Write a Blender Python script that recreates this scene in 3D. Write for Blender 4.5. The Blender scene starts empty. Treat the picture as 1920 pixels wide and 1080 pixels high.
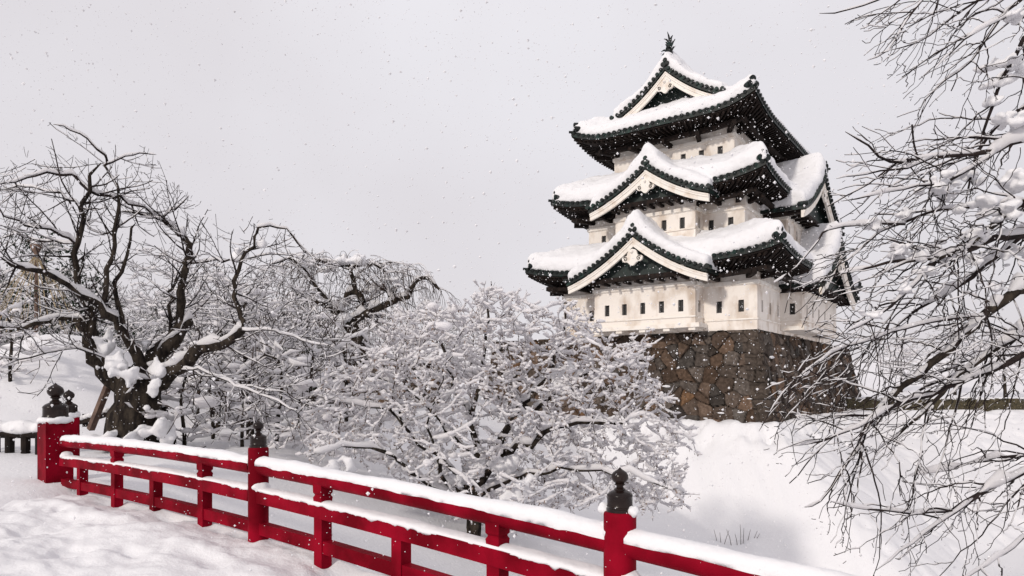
import bpy, math, random
import numpy as np
from mathutils import Vector
R_ = math.radians
random.seed(7); rng = np.random.default_rng(7)
scene = bpy.context.scene
COL = scene.collection

# ------------------------------------------------------------------ camera
F_PX, CX, HY = 1268.0, 960.0, 720.0          # focal length, centre column and horizon row of the photograph
CAM = np.array([0.0, 0.0, 1.6])
cam_d = bpy.data.cameras.new("camera"); cam = bpy.data.objects.new("camera", cam_d); COL.objects.link(cam)
cam.location = CAM; cam.rotation_euler = (R_(90), 0, 0)
cam_d.sensor_width = 36; cam_d.lens = 36*F_PX/1920; cam_d.shift_y = (HY-540)/1920
cam_d.clip_start = 0.05; cam_d.clip_end = 2000
scene.camera = cam

# ------------------------------------------------------------------ sky and sun
SUN_EL = R_(27)
sun_h = np.array([-0.61, -0.792])                # horizontal direction towards the sun
sun_v = np.array([sun_h[0]*math.cos(SUN_EL), sun_h[1]*math.cos(SUN_EL), math.sin(SUN_EL)])
w = bpy.data.worlds.new("World"); scene.world = w; w.use_nodes = True
nt = w.node_tree; nt.nodes.clear()
N = lambda t, t_=None: (t_ or nt).nodes.new(t)
sky = N('ShaderNodeTexSky'); sky.sky_type = 'NISHITA'; sky.sun_disc = False
sky.sun_elevation = SUN_EL; sky.sun_rotation = math.atan2(sun_h[0], sun_h[1]); sky.dust_density = 4
bg1 = N('ShaderNodeBackground'); bg1.inputs[1].default_value = 0.08
nt.links.new(sky.outputs[0], bg1.inputs[0])
tc = N('ShaderNodeTexCoord'); no = N('ShaderNodeTexNoise'); no.inputs['Scale'].default_value = 1.6
no.inputs['Detail'].default_value = 5; no.inputs['Roughness'].default_value = 0.45
nt.links.new(tc.outputs['Generated'], no.inputs['Vector'])
cr = N('ShaderNodeValToRGB'); cr.color_ramp.elements[0].position = 0.3; cr.color_ramp.elements[1].position = 0.7
cr.color_ramp.elements[0].color = (0.700, 0.655, 0.682, 1); cr.color_ramp.elements[1].color = (0.865, 0.845, 0.885, 1)
nt.links.new(no.outputs[0], cr.inputs[0])
bg2 = N('ShaderNodeBackground'); bg2.inputs[1].default_value = 1.0
nt.links.new(cr.outputs[0], bg2.inputs[0])
mx = N('ShaderNodeMixShader')
sx = N('ShaderNodeSeparateXYZ'); nt.links.new(tc.outputs['Generated'], sx.inputs[0])
mr = N('ShaderNodeMapRange'); mr.inputs['From Min'].default_value = 0.42; mr.inputs['From Max'].default_value = 0.95   # an overcast deck is brighter overhead
mr.inputs['To Min'].default_value = 1.0; mr.inputs['To Max'].default_value = 1.2
nt.links.new(sx.outputs['Z'], mr.inputs['Value']); nt.links.new(mr.outputs[0], bg2.inputs[1]); mx.inputs[0].default_value = 0.93
wo = N('ShaderNodeOutputWorld')
nt.links.new(bg1.outputs[0], mx.inputs[1]); nt.links.new(bg2.outputs[0], mx.inputs[2]); nt.links.new(mx.outputs[0], wo.inputs[0])
sd = bpy.data.lights.new("sun", 'SUN'); sd.energy = 2.05; sd.angle = R_(4); sd.color = (1.0, 0.92, 0.83)
so = bpy.data.objects.new("sun", sd); COL.objects.link(so)
so.rotation_euler = Vector(-sun_v).to_track_quat('-Z', 'Y').to_euler(); so.location = (0, 0, 40)
scene.view_settings.view_transform = 'Standard'; scene.view_settings.look = 'None'
scene.view_settings.exposure = 0.0; scene.view_settings.gamma = 1.0
scene.cycles.max_bounces = 12; scene.cycles.diffuse_bounces = 10; scene.cycles.glossy_bounces = 2; scene.cycles.transmission_bounces = 8

# ------------------------------------------------------------------ materials
def mat(name, col, rough=0.6, col2=None, nscale=4, bump=0.0, bscale=30, metallic=0, stretch=None, pos=(0.4, 0.65), spec=0.5, attr=None):
    m = bpy.data.materials.new(name); m.use_nodes = True
    t = m.node_tree; b = t.nodes['Principled BSDF']
    b.inputs['Roughness'].default_value = rough; b.inputs['Metallic'].default_value = metallic
    b.inputs['Specular IOR Level'].default_value = spec
    b.inputs['Base Color'].default_value = (*col, 1)
    tc = t.nodes.new('ShaderNodeTexCoord'); mp = t.nodes.new('ShaderNodeMapping')
    t.links.new(tc.outputs['Object'], mp.inputs['Vector'])
    if stretch: mp.inputs['Scale'].default_value = stretch
    src = None
    if col2 is not None:
        n = t.nodes.new('ShaderNodeTexNoise'); n.inputs['Scale'].default_value = nscale; n.inputs['Detail'].default_value = 6
        t.links.new(mp.outputs[0], n.inputs['Vector'])
        r = t.nodes.new('ShaderNodeValToRGB'); r.color_ramp.elements[0].position = pos[0]; r.color_ramp.elements[1].position = pos[1]
        r.color_ramp.elements[0].color = (*col, 1); r.color_ramp.elements[1].color = (*col2, 1)
        t.links.new(n.outputs[0], r.inputs[0]); src = r.outputs[0]
    if attr:
        a = t.nodes.new('ShaderNodeAttribute'); a.attribute_name = attr
        x = t.nodes.new('ShaderNodeMix'); x.data_type = 'RGBA'; x.blend_type = 'MULTIPLY'; x.inputs[0].default_value = 1
        if src is None:
            x.inputs[6].default_value = (*col, 1)
        else: t.links.new(src, x.inputs[6])
        t.links.new(a.outputs['Color'], x.inputs[7]); src = x.outputs[2]
    if src is not None: t.links.new(src, b.inputs['Base Color'])
    if bump:
        n2 = t.nodes.new('ShaderNodeTexNoise'); n2.inputs['Scale'].default_value = bscale; n2.inputs['Detail'].default_value = 4
        t.links.new(tc.outputs['Object'], n2.inputs['Vector'])
        bm = t.nodes.new('ShaderNodeBump'); bm.inputs['Strength'].default_value = bump; bm.inputs['Distance'].default_value = 0.02
        t.links.new(n2.outputs[0], bm.inputs['Height']); t.links.new(bm.outputs[0], b.inputs['Normal'])
    return m
M = dict(
    snow=mat('snow', (0.735, 0.735, 0.755), 0.75, bump=0.6, bscale=16, spec=0.2),
    snowdeck=mat('snow_deck', (0.735, 0.735, 0.755), 0.7, bump=0.4, bscale=30, spec=0.2),
    plaster=mat('plaster', (0.50, 0.41, 0.33), 0.85, (0.80, 0.75, 0.695), 1.3, 0.15, 12, stretch=(1, 1, 0.55), pos=(0.30, 0.53), spec=0.2),
    trim=mat('white_trim', (0.66, 0.58, 0.50), 0.8, (0.80, 0.76, 0.705), 2.5, 0.1, 20, pos=(0.3, 0.5), spec=0.2),
    tile=mat('copper_tile', (0.006, 0.009, 0.0085), 0.5, (0.014, 0.046, 0.038), 3.5, pos=(0.50, 0.80), spec=0.3),
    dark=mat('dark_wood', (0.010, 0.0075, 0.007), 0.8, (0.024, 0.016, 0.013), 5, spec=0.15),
    panel=mat('gable_copper', (0.005, 0.010, 0.009), 0.6, (0.010, 0.026, 0.022), 6, stretch=(6, 6, .6)),
    hole=mat('window_dark', (0.012, 0.012, 0.012), 0.6, (0.03, 0.028, 0.026), 12),
    red=mat('red_lacquer', (0.12, 0.0018, 0.007), 0.5, (0.255, 0.0035, 0.016), 2.6, 0.2, 14, stretch=(1, 1, 1), spec=0.02),
    bronze=mat('dark_bronze', (0.010, 0.0055, 0.005), 0.22, (0.020, 0.012, 0.010), 9, 0.03, 30, spec=0.25),
    stone=mat('castle_stone', (0.72, 0.68, 0.64), 0.9, (1.25, 1.2, 1.15), 7, 0.8, 16, attr='stone_tint', spec=0.15),
    bark=mat('bark', (0.014, 0.011, 0.010), 0.9, (0.055, 0.044, 0.034), 9, 0.9, 24, stretch=(1, 1, .35), spec=0.1),
    twig=mat('twig', (0.014, 0.010, 0.010), 0.8, (0.034, 0.024, 0.022), 5, spec=0.15),
    twigb=mat('brown_twig', (0.045, 0.030, 0.024), 0.85, (0.085, 0.060, 0.048), 5, spec=0.1),
    mtwig=mat('maple_twig', (0.085, 0.060, 0.052), 0.85, (0.15, 0.11, 0.095), 5, spec=0.1),
    leaf=mat('dry_leaf', (0.16, 0.11, 0.088), 0.9, (0.32, 0.24, 0.19), 8, spec=0.1),
    needle=mat('needle', (0.012, 0.024, 0.014), 0.9, (0.03, 0.045, 0.026), 6, spec=0.1),
    straw=mat('straw_rope', (0.36, 0.28, 0.17), 0.9, (0.48, 0.39, 0.26), 20),
    hedge=mat('hedge', (0.05, 0.045, 0.03), 0.9, (0.11, 0.09, 0.055), 12, spec=0.1),
    prop=mat('prop_wood', (0.10, 0.06, 0.045), 0.8, (0.17, 0.11, 0.08), 9),
    flake=mat('snowflake', (0.74, 0.74, 0.76), 0.8, spec=0.1),
)

def translucent(m, f):
    """thin fresh snow lets part of the light through"""
    t = m.node_tree; p = t.nodes['Principled BSDF']; o = next(n for n in t.nodes if n.type == 'OUTPUT_MATERIAL')
    tr = t.nodes.new('ShaderNodeBsdfTranslucent'); tr.inputs[0].default_value = p.inputs['Base Color'].default_value
    x = t.nodes.new('ShaderNodeMixShader'); x.inputs[0].default_value = f
    t.links.new(p.outputs[0], x.inputs[1]); t.links.new(tr.outputs[0], x.inputs[2]); t.links.new(x.outputs[0], o.inputs['Surface'])
M['tsnow'] = mat('fresh_snow', (0.90, 0.89, 0.905), 0.8, spec=0.1); translucent(M['tsnow'], 0.4)

# ------------------------------------------------------------------ mesh helpers
def at(px, py, Y):
    """the world point seen at photo pixel (px, py), Y metres ahead"""
    return np.array([(px-CX)/F_PX*Y, Y, CAM[2]+(HY-py)/F_PX*Y])

def mk(name, V, Fs, m, parent=None, smooth=False, tint=None):
    V = np.ascontiguousarray(V, dtype=np.float32); Fs = [np.asarray(f, dtype=np.int32) for f in Fs if len(f)]
    me = bpy.data.meshes.new(name)
    me.vertices.add(len(V)); me.vertices.foreach_set('co', V.ravel())
    lt = np.concatenate([np.full(len(f), f.shape[1], np.int32) for f in Fs]); li = np.concatenate([f.ravel() for f in Fs])
    me.loops.add(len(li)); me.loops.foreach_set('vertex_index', li)
    me.polygons.add(len(lt)); me.polygons.foreach_set('loop_start', np.concatenate([[0], np.cumsum(lt)[:-1]]).astype(np.int32))
    me.polygons.foreach_set('use_smooth', np.full(len(lt), bool(smooth)))
    me.update(calc_edges=True); me.validate()
    if tint is not None:
        a = me.color_attributes.new('stone_tint', 'FLOAT_COLOR', 'POINT')
        a.data.foreach_set('color', np.c_[tint, np.ones(len(tint))].astype(np.float32).ravel())
    me.materials.append(m)
    o = bpy.data.objects.new(name, me); COL.objects.link(o)
    if parent is not None: o.parent = parent
    return o

class MB:
    """collects shapes and links them as one mesh object"""
    def __init__(s): s.V = []; s.Q = []; s.T = []; s.n = 0
    def add(s, V, Q=None, T=None):
        V = np.asarray(V, float).reshape(-1, 3); s.V.append(V)
        if Q is not None and len(Q): s.Q.append(np.asarray(Q, int)+s.n)
        if T is not None and len(T): s.T.append(np.asarray(T, int)+s.n)
        s.n += len(V)
    def hexa(s, P):                                  # eight corners: bottom ring then top ring
        s.add(P, [(0, 3, 2, 1), (4, 5, 6, 7), (0, 1, 5, 4), (1, 2, 6, 5), (2, 3, 7, 6), (3, 0, 4, 7)])
    def box(s, a, b):
        (x0, y0, z0), (x1, y1, z1) = np.minimum(a, b), np.maximum(a, b)
        s.hexa([(x0, y0, z0), (x1, y0, z0), (x1, y1, z0), (x0, y1, z0), (x0, y0, z1), (x1, y0, z1), (x1, y1, z1), (x0, y1, z1)])
    def beam(s, p, q, wd, ht, up=(0, 0, 1)):
        p, q, up = (np.asarray(v, float) for v in (p, q, up)); t = q-p; t /= np.linalg.norm(t)
        sd = np.cross(t, up); sd /= np.linalg.norm(sd); u = np.cross(sd, t)
        c = lambda o, i, j: o+sd*i*wd/2+u*j*ht/2
        s.hexa([c(p, -1, -1), c(p, 1, -1), c(q, 1, -1), c(q, -1, -1), c(p, -1, 1), c(p, 1, 1), c(q, 1, 1), c(q, -1, 1)])
    def cyl(s, p, q, r, n=12, r2=None):
        p, q = np.asarray(p, float), np.asarray(q, float); r2 = r if r2 is None else r2
        t = (q-p)/np.linalg.norm(q-p); a = np.cross(t, (0, 0, 1) if abs(t[2]) < .9 else (1, 0, 0)); a /= np.linalg.norm(a); b = np.cross(t, a)
        th = np.linspace(0, 2*np.pi, n, endpoint=False)[:, None]; ring = np.cos(th)*a+np.sin(th)*b
        V = np.concatenate([p+ring*r, q+ring*r2, [p], [q]]); i = np.arange(n); j = (i+1) % n
        s.add(V, np.c_[i, j, j+n, i+n], np.concatenate([np.c_[j, i, np.full(n, 2*n)], np.c_[i+n, j+n, np.full(n, 2*n+1)]]))
    def slab(s, T, B):                               # closed solid between a top and a bottom grid of points
        T = np.asarray(T, float); B = np.asarray(B, float); a, b = T.shape[:2]
        idx = np.arange(a*b).reshape(a, b); o = a*b
        q = np.stack([idx[:-1, :-1], idx[1:, :-1], idx[1:, 1:], idx[:-1, 1:]], -1).reshape(-1, 4)
        ring = np.concatenate([idx[:, 0], idx[-1, 1:], idx[-2::-1, -1], idx[0, -2:0:-1]]); rn = np.roll(ring, -1)
        s.add(np.concatenate([T.reshape(-1, 3), B.reshape(-1, 3)]), np.concatenate([q, q[:, ::-1]+o, np.c_[rn, ring, ring+o, rn+o]]))
    def lathe(s, c, prof, n=24):
        c = np.asarray(c, float); prof = np.asarray(prof, float); k = len(prof)
        th = np.linspace(0, 2*np.pi, n, endpoint=False)
        V = np.stack([c[0]+prof[:, :1]*np.cos(th), c[1]+prof[:, :1]*np.sin(th), c[2]+np.repeat(prof[:, 1:], n, 1)], -1)
        idx = np.arange(k*n).reshape(k, n); r = np.roll(idx, -1, 1)
        s.add(V, np.stack([idx[:-1], r[:-1], r[1:], idx[1:]], -1).reshape(-1, 4))
    def build(s, name, m, parent=None, smooth=False):
        return mk(name, np.concatenate(s.V), [np.concatenate(x) for x in (s.Q, s.T) if x], m, parent, smooth)

def thing(name, label, cat, loc=(0, 0, 0), rz=0, group=None):
    o = bpy.data.objects.new(name, None); COL.objects.link(o); o.location = loc; o.rotation_euler = (0, 0, rz)
    o.empty_display_size = 0.2
    return tag(o, label, cat, group)
def tag(o, label=None, cat=None, group=None, kind=None):
    for k, v in (('label', label), ('category', cat), ('group', group), ('kind', kind)):
        if v: o[k] = v
    return o
def shade(o, ang=35):
    me = o.data; me.polygons.foreach_set('use_smooth', np.ones(len(me.polygons), bool)); me.set_sharp_from_angle(angle=R_(ang)); return o

# value noise on a lattice, any number of points
def vnoise(P, seed=0):
    P = np.asarray(P, float); i = np.floor(P).astype(np.int64); f = P-i; f = f*f*(3-2*f); d = P.shape[-1]; out = 0
    for c in range(2**d):
        wt = 1; h = np.full(P.shape[:-1], seed*7919+17, np.int64)
        for k in range(d):
            b = (c >> k) & 1; wt = wt*(f[..., k] if b else 1-f[..., k])
            h = (h ^ ((i[..., k]+b)*(374761393, 668265263, 2147483647)[k]))*1274126177 & 0x7fffffff
            h = h ^ (h >> 13)
        h = (h*1103515245+12345) & 0x7fffffff
        out = out+wt*((h >> 8) & 0xffff)/65535.0
    return out*2-1
def fbm(P, octs=4, seed=0):
    a, s, t = 1.0, 0, 0
    P = np.asarray(P, float)
    for k in range(octs):
        s = s+a*vnoise(P*2**k, seed+k); t += a; a *= .5
    return s/t
def sstep(a, b, x):
    t = np.clip((x-a)/(b-a), 0, 1); return t*t*(3-2*t)

# ------------------------------------------------------------------ ground: snow slopes, moat, banks
LX = np.array([0.803, -0.596]); LY = np.array([0.596, 0.803])       # castle axes on the ground
O_C = np.array([10.9196, 30.1, 4.045])                              # near corner of the castle wall, at the top of its stone base
FOOT = np.array([11.15, 28.2])
def plane_h(X, Y, d, r):
    n = np.cross(np.array([d[0], d[1], 0]), np.array(r)); n = n/n[2]
    return -((X-FOOT[0])*n[0]+(Y-FOOT[1])*n[1])
RIDGE = (-0.6, -7.1, -4.7)
def ground_h(X, Y):
    X = np.asarray(X, float); Y = np.asarray(Y, float); P = np.stack([X, Y], -1)
    pl = plane_h(X, Y, -LX, RIDGE); pr = -0.80*((X-FOOT[0])*LX[0]+(Y-FOOT[1])*LX[1])
    k = 0.4; hs = -np.log(np.exp(-np.clip(pl, -12, 12)/k)+np.exp(-np.clip(pr, -12, 12)/k))*k
    top = -0.12+0.10*fbm(P*0.35, 3, 5)
    lip = (0.45*fbm(P*0.9, 3, 9)+0.55*fbm(P*2.0, 3, 19))*sstep(-1.8, -0.1, hs)
    h3 = 0.40*(Y-(40.0+0.30*(X-20.2)))+0.3*fbm(P*0.25, 2, 14)
    castle = np.minimum(np.log(np.exp(np.clip(hs, -14, 6)/.5)+np.exp(np.clip(h3, -14, 6)/.5))*.5+lip, top+0.1)
    streak = 0.13*fbm(np.stack([(X-0.08*Y)*3.4, Y*0.22], -1), 3, 3)
    tracks = -0.13*np.maximum(0, vnoise(P*1.9, 21)-0.2)*(pr < pl)*2+0.10*np.maximum(0, fbm(P*2.6, 2, 23)-.05)*sstep(-2.2, -.2, hs)*(hs < .3)
    pits = -0.16*np.maximum(0, vnoise(P*np.array([1.3, 1.1]), 27)-0.45)*2*(h3 > hs)
    castle = castle+streak*(pl < pr)+tracks+pits
    edge = -6.6+0.30*np.clip(Y-10, -6, 40)
    bank = np.minimum(0.12+0.02*(Y-9)+0.10*fbm(P*0.3, 3, 2), 0.12-(X-edge)*0.42)
    bank = np.minimum(bank, 2.4)+0.05*fbm(P*0.9, 3, 4)
    bank = np.where(Y < 6, np.minimum(bank, -0.5-(6-Y)*0.0), bank)
    bank = bank+2.9*np.exp(-(((X+15.2)/3.6)**2+((Y-23)/5)**2))
    moat = -5.0+0.06*fbm(P*0.4, 3, 8)
    h = np.maximum(np.maximum(castle, bank), moat)
    far = 9*sstep(60, 200, np.hypot(X*.8, Y))+2.0*fbm(P*0.03, 3, 6)*sstep(55, 110, Y)
    return h+far
def grid_sheet(name, xs, ys, hf, m, smooth=True):
    X, Y = np.meshgrid(xs, ys, indexing='ij'); Z = hf(X, Y)
    a, b = X.shape; idx = np.arange(a*b).reshape(a, b)
    q = np.stack([idx[:-1, :-1], idx[1:, :-1], idx[1:, 1:], idx[:-1, 1:]], -1).reshape(-1, 4)
    return mk(name, np.stack([X, Y, Z], -1).reshape(-1, 3), [q], m, None, smooth)
xs = np.concatenate([np.linspace(-260, -30, 40)[:-1], np.arange(-30, 36, 0.16), np.linspace(36, 260, 40)])
ys = np.concatenate([np.linspace(-40, 4, 14)[:-1], np.arange(4, 52, 0.16), np.linspace(52, 320, 50)])
tag(grid_sheet('ground', xs, ys, ground_h, M['snow']), kind='structure')

# ------------------------------------------------------------------ the bridge
POSTS = [np.array([-7.02, 10.4]), np.array([-2.55, 6.8]), np.array([0.67, 4.2]), np.array([3.89, 1.6])]
def rail_xy(k):
    i = int(min(max(math.floor(k), 0), 2)); f = k-i; return POSTS[i]*(1-f)+POSTS[i+1]*f
def S(k):
    s = np.where(np.asarray(k) < 1, (np.asarray(k)-1)*1.387, np.asarray(k)-1.0); return 0.945-0.0735*s-0.0815*s*s
d_rail = (POSTS[2]-POSTS[0])/np.linalg.norm(POSTS[2]-POSTS[0]); n_rail = np.array([-d_rail[1], d_rail[0]])
if n_rail @ (-POSTS[1]) < 0: n_rail = -n_rail                 # towards the camera side
# snow lying on the bridge deck (along a, across b)
a_s = np.arange(-7.5, 13.5, 0.035); b_s = np.concatenate([np.arange(-0.34, 5.0, 0.035)])
A, B = np.meshgrid(a_s, b_s, indexing='ij')
KK = np.where(A < 0, A/6, np.interp(A, [0, 5.74, 9.88, 14.02, 20], [0, 1, 2, 3, 4.5]))
P2 = np.stack([A, B], -1)
Zd = np.where(KK < 0, S(0)-0.91+0.03*KK, S(KK)-0.93)
Zd = Zd+0.05*fbm(P2*np.array([0.9, 1.4]), 3, 31)+0.060*fbm(P2*np.array([2.0, 3.6]), 3, 33)+0.016*fbm(P2*np.array([9, 13]), 3, 35)
Zd = Zd-0.05*np.maximum(0, vnoise(P2*np.array([2.1, 3.0]), 41)-0.30)*2.4
Zd = Zd+0.05*np.exp(-((B-0.6)/0.34)**2)*(0.6+0.5*vnoise(P2*0.8, 12))
Zd = Zd+0.06*np.exp(-((B+0.20)/0.12)**2)*(0.7+0.6*vnoise(P2*2.1, 13))
edge = np.minimum(B+0.34, 9); Zd = Zd-0.25*np.exp(-edge/0.05)
Zd = Zd-0.5*sstep(-6.3, -7.5, A)
Xd = POSTS[0][0]+d_rail[0]*A+n_rail[0]*B; Yd = POSTS[0][1]+d_rail[1]*A+n_rail[1]*B
a_, b_ = Xd.shape; idx = np.arange(a_*b_).reshape(a_, b_)
q = np.stack([idx[:-1, :-1], idx[1:, :-1], idx[1:, 1:], idx[:-1, 1:]], -1).reshape(-1, 4)
tag(mk('bridge_path', np.stack([Xd, Yd, Zd], -1).reshape(-1, 3), [q], M['snowdeck'], None, True), kind='structure')
def P3(k, z, out=0.0):
    p = rail_xy(k)-n_rail*out; return np.array([p[0], p[1], z])
# timber under the snow
mb = MB()
for k in np.arange(-0.9, 3.6, 0.3):
    p, q2 = rail_xy(k) if k >= 0 else POSTS[0]+d_rail*k*4.6, rail_xy(k+0.3) if k+.3 >= 0 else POSTS[0]+d_rail*(k+.3)*4.6
    for o, zz in ((0.16, -1.36), (-1.6, -1.45), (-3.4, -1.45), (-4.7, -1.45)):
        mb.beam((*(p-n_rail*o), S(max(k, 0))+zz), (*(q2-n_rail*o), S(max(k+.3, 0))+zz), 0.22, 0.3)
bd = mb.build('timber_bridge', M['red'])
tag(bd, 'red timber beams carrying the snow covered bridge deck', 'bridge')

rail = thing('bridge_railing', 'red lacquered bridge railing with dark onion finials and snow on its rails', 'railing', (0, 0, 0))
FIN = np.array([(0.0845, -0.004), (0.0845, 0.018), (0.079, 0.022), (0.079, 0.03), (0.082, 0.034), (0.079, 0.04), (0.078, 0.092), (0.081, 0.097), (0.079, 0.104), (0.066, 0.118), (0.048, 0.128),
                (0.036, 0.133), (0.037, 0.139), (0.03, 0.143), (0.021, 0.151), (0.022, 0.159), (0.033, 0.164), (0.034, 0.169), (0.026, 0.173), (0.038, 0.182), (0.049, 0.195), (0.0535, 0.21),
                (0.051, 0.226), (0.042, 0.241), (0.028, 0.252), (0.014, 0.260), (0.006, 0.268), (0.0, 0.275)])
def blob(mb, c, r, flat=0.7, n=2, amp=0.25, seed=0):
    V, T = ICO[n]; d = 1+amp*fbm(V*1.6+seed*3.17, 2, seed % 97)
    mb.add(np.asarray(c)+V*d[:, None]*np.array([r, r, r*flat]), None, T)
def ico(n):
    import bmesh
    bm = bmesh.new(); bmesh.ops.create_icosphere(bm, subdivisions=n, radius=1)
    bm.verts.ensure_lookup_table(); V = np.array([v.co[:] for v in bm.verts]); T = np.array([[v.index for v in f.verts] for f in bm.faces]); bm.free(); return V, T
ICO = {k: ico(k) for k in (1, 2, 3, 4)}
sdv = np.array([d_rail[0], d_rail[1], 0]); snv = np.array([n_rail[0], n_rail[1], 0])
def pyr(mb, c, prof, hw):
    """square block whose half-width follows prof [(z, half width)]"""
    R4 = [(-1, -1), (1, -1), (1, 1), (-1, 1)]
    V = np.array([c+sdv*i*h+snv*j*h*hw+np.array([0, 0, z]) for z, h in prof for i, j in R4]); k = len(prof)
    q = [(a*4+i, a*4+(i+1) % 4, a*4+4+(i+1) % 4, a*4+4+i) for a in range(k-1) for i in range(4)]+[(3, 2, 1, 0), (k*4-4, k*4-3, k*4-2, k*4-1)]
    mb.add(V, q)
def railpost(p, base, top, r, fs, name='post', capsnow=False, seed=1, square=0):
    mb = MB(); c = (p[0], p[1], 0)
    if square: pyr(mb, np.array([p[0], p[1], top]), [(base-top, square), (-.03, square), (-.012, square*.98), (0, square*.93)], 1.0)
    else: mb.lathe(c, [(0, base), (r, base), (r, top-0.025), (r*0.985, top-0.012), (r*0.93, top-0.003), (r*0.86, top), (0, top)], 40)
    o = shade(mb.build(name, M['red'], rail), 40)
    mb = MB(); mb.lathe((p[0], p[1], top), FIN*fs, 32); shade(mb.build('finial', M['bronze'], o), 50)
    if capsnow:
        mb = MB(); n = 60; th = np.linspace(0, 2*np.pi, n, endpoint=False); prof = [(0.84, -.0), (1.03, -0.03), (1.08, 0.01), (1.05, 0.035), (0.94, 0.06), (0.8, 0.068), (0.62, 0.05), (0.62, 0.0)]
        V = []
        for j, (rr, zz) in enumerate(prof):
            nz = fbm(np.stack([np.cos(th)*2.2, np.sin(th)*2.2, np.full(n, j*.4)], -1), 3, seed)
            rad = r*rr*(1+0.06*nz); V.append(np.stack([p[0]+rad*np.cos(th), p[1]+rad*np.sin(th), top+zz+0.03*nz*(1 if zz else 0)], -1))
        V = np.array(V); idx = np.arange(V.shape[0]*n).reshape(-1, n); rr = np.roll(idx, -1, 1)
        mb.add(V.reshape(-1, 3), np.stack([idx[:-1], rr[:-1], rr[1:], idx[1:]], -1).reshape(-1, 4)); mb.build('snow_cap', M['snow'], o, True)
    return o
end_post = railpost(POSTS[0], -0.5, 1.03, 0.225, 2.15, 'end_post', True, 3, square=.185)
q_ = at(129, 720, 12.4)
back_post = railpost(np.array([q_[0], q_[1]]), -0.5, 1.02, 0.17, 1.75, 'wing_post', True, 5)
pa = railpost(POSTS[1], -0.6, 0.965, 0.099, 1.0)
pb = railpost(POSTS[2], -0.7, 0.81, 0.101, 1.0)
pc = railpost(POSTS[3], -0.9, 0.50, 0.101, 1.0)
for (k, s, off, r) in ((2, 1.0, .09, .034), (2, -1.0, .10, .05)):
    mb = MB(); p = POSTS[2]+d_rail*s*off; blob(mb, (p[0], p[1], S(2)+0.02), r, 0.9, 3, .3, 5); mb.build('snow_lump', M['snow'], pb, True)
mb = MB(); blob(mb, (POSTS[2][0]+0.07, POSTS[2][1]-0.07, 0.822), 0.032, 1.0, 3, .3, 8); mb.build('snow_lump', M['snow'], pb, True)

def rail_curve(k0, k1, z_off, step=0.03):
    n = max(8, int(5.0*(k1-k0)/step)); ks = np.linspace(k0, k1, n)
    P = np.array([[*rail_xy(k), S(k)+z_off] for k in ks]); return ks, P
def sweep(P, prof, frame_n=None):
    """sweep an outline (across, up) or one outline per point along P"""
    n = len(P); prof = np.asarray(prof, float)
    if prof.ndim == 2: prof = np.repeat(prof[None], n, 0)
    m = prof.shape[1]; sd = np.array([n_rail[0], n_rail[1], 0.0])
    V = P[:, None]+prof[..., :1]*sd+prof[..., 1:]*np.array([0, 0, 1.0])
    idx = np.arange(n*m).reshape(n, m); r = np.roll(idx, -1, 1)
    q = np.stack([idx[:-1], idx[1:], r[1:], r[:-1]], -1).reshape(-1, 4)
    caps = [idx[0][::-1], idx[-1]]
    V = V.reshape(-1, 3); c0, c1 = V[idx[0]].mean(0), V[idx[-1]].mean(0); V = np.concatenate([V, [c0, c1]])
    T = np.concatenate([np.stack([idx[0], np.roll(idx[0], -1), np.full(m, n*m)], -1), np.stack([np.roll(idx[-1], -1), idx[-1], np.full(m, n*m+1)], -1)])
    return V, q, T
def snow_strip(P, wd, th, seed, lip=0.03, rag=0.02):
    """a rounded ridge of snow with a ragged lower rim lying along P"""
    n = len(P); ph = np.linspace(-0.12*np.pi, 1.12*np.pi, 15); s = np.arange(n)*np.linalg.norm(P[1]-P[0])
    pr = np.zeros((n, 17, 2))
    for j, f in enumerate(ph):
        nz = fbm(np.stack([s*5, np.full(n, j*.35)], -1), 3, seed); big = 1.5*fbm(np.stack([s*1.4, np.full(n, 0.5)], -1), 3, seed+9)
        hx = wd/2*(1+0.10*nz+.05*big); hz = th*(1+0.16*nz+0.22*big)
        pr[:, j, 0] = hx*np.cos(f)*(1 if abs(math.cos(f)) < .9 else 1.0)
        pr[:, j, 1] = np.sign(np.sin(f))*abs(np.sin(f))**0.8*hz
    for j, sg in ((0, 1), (14, -1)):
        rg = fbm(np.stack([s*17, np.full(n, sg*3.3)], -1), 3, seed+4); rg = rg+np.maximum(0, vnoise(np.stack([s*2.3, np.full(n, sg*9.)], -1), seed+5)-.72)*4
        pr[:, j, 1] = -lip-rag*(0.6+rg*1.3); pr[:, 1 if j == 0 else 13, 1] -= lip*.3
    pr[:, 15] = pr[:, 14]*np.array([0.75, 0.2]); pr[:, 16] = pr[:, 0]*np.array([0.75, 0.2])
    return sweep(P, pr)
segs = [(0.085, 0.985), (1.015, 1.985), (2.018, 3.0)]
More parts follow.
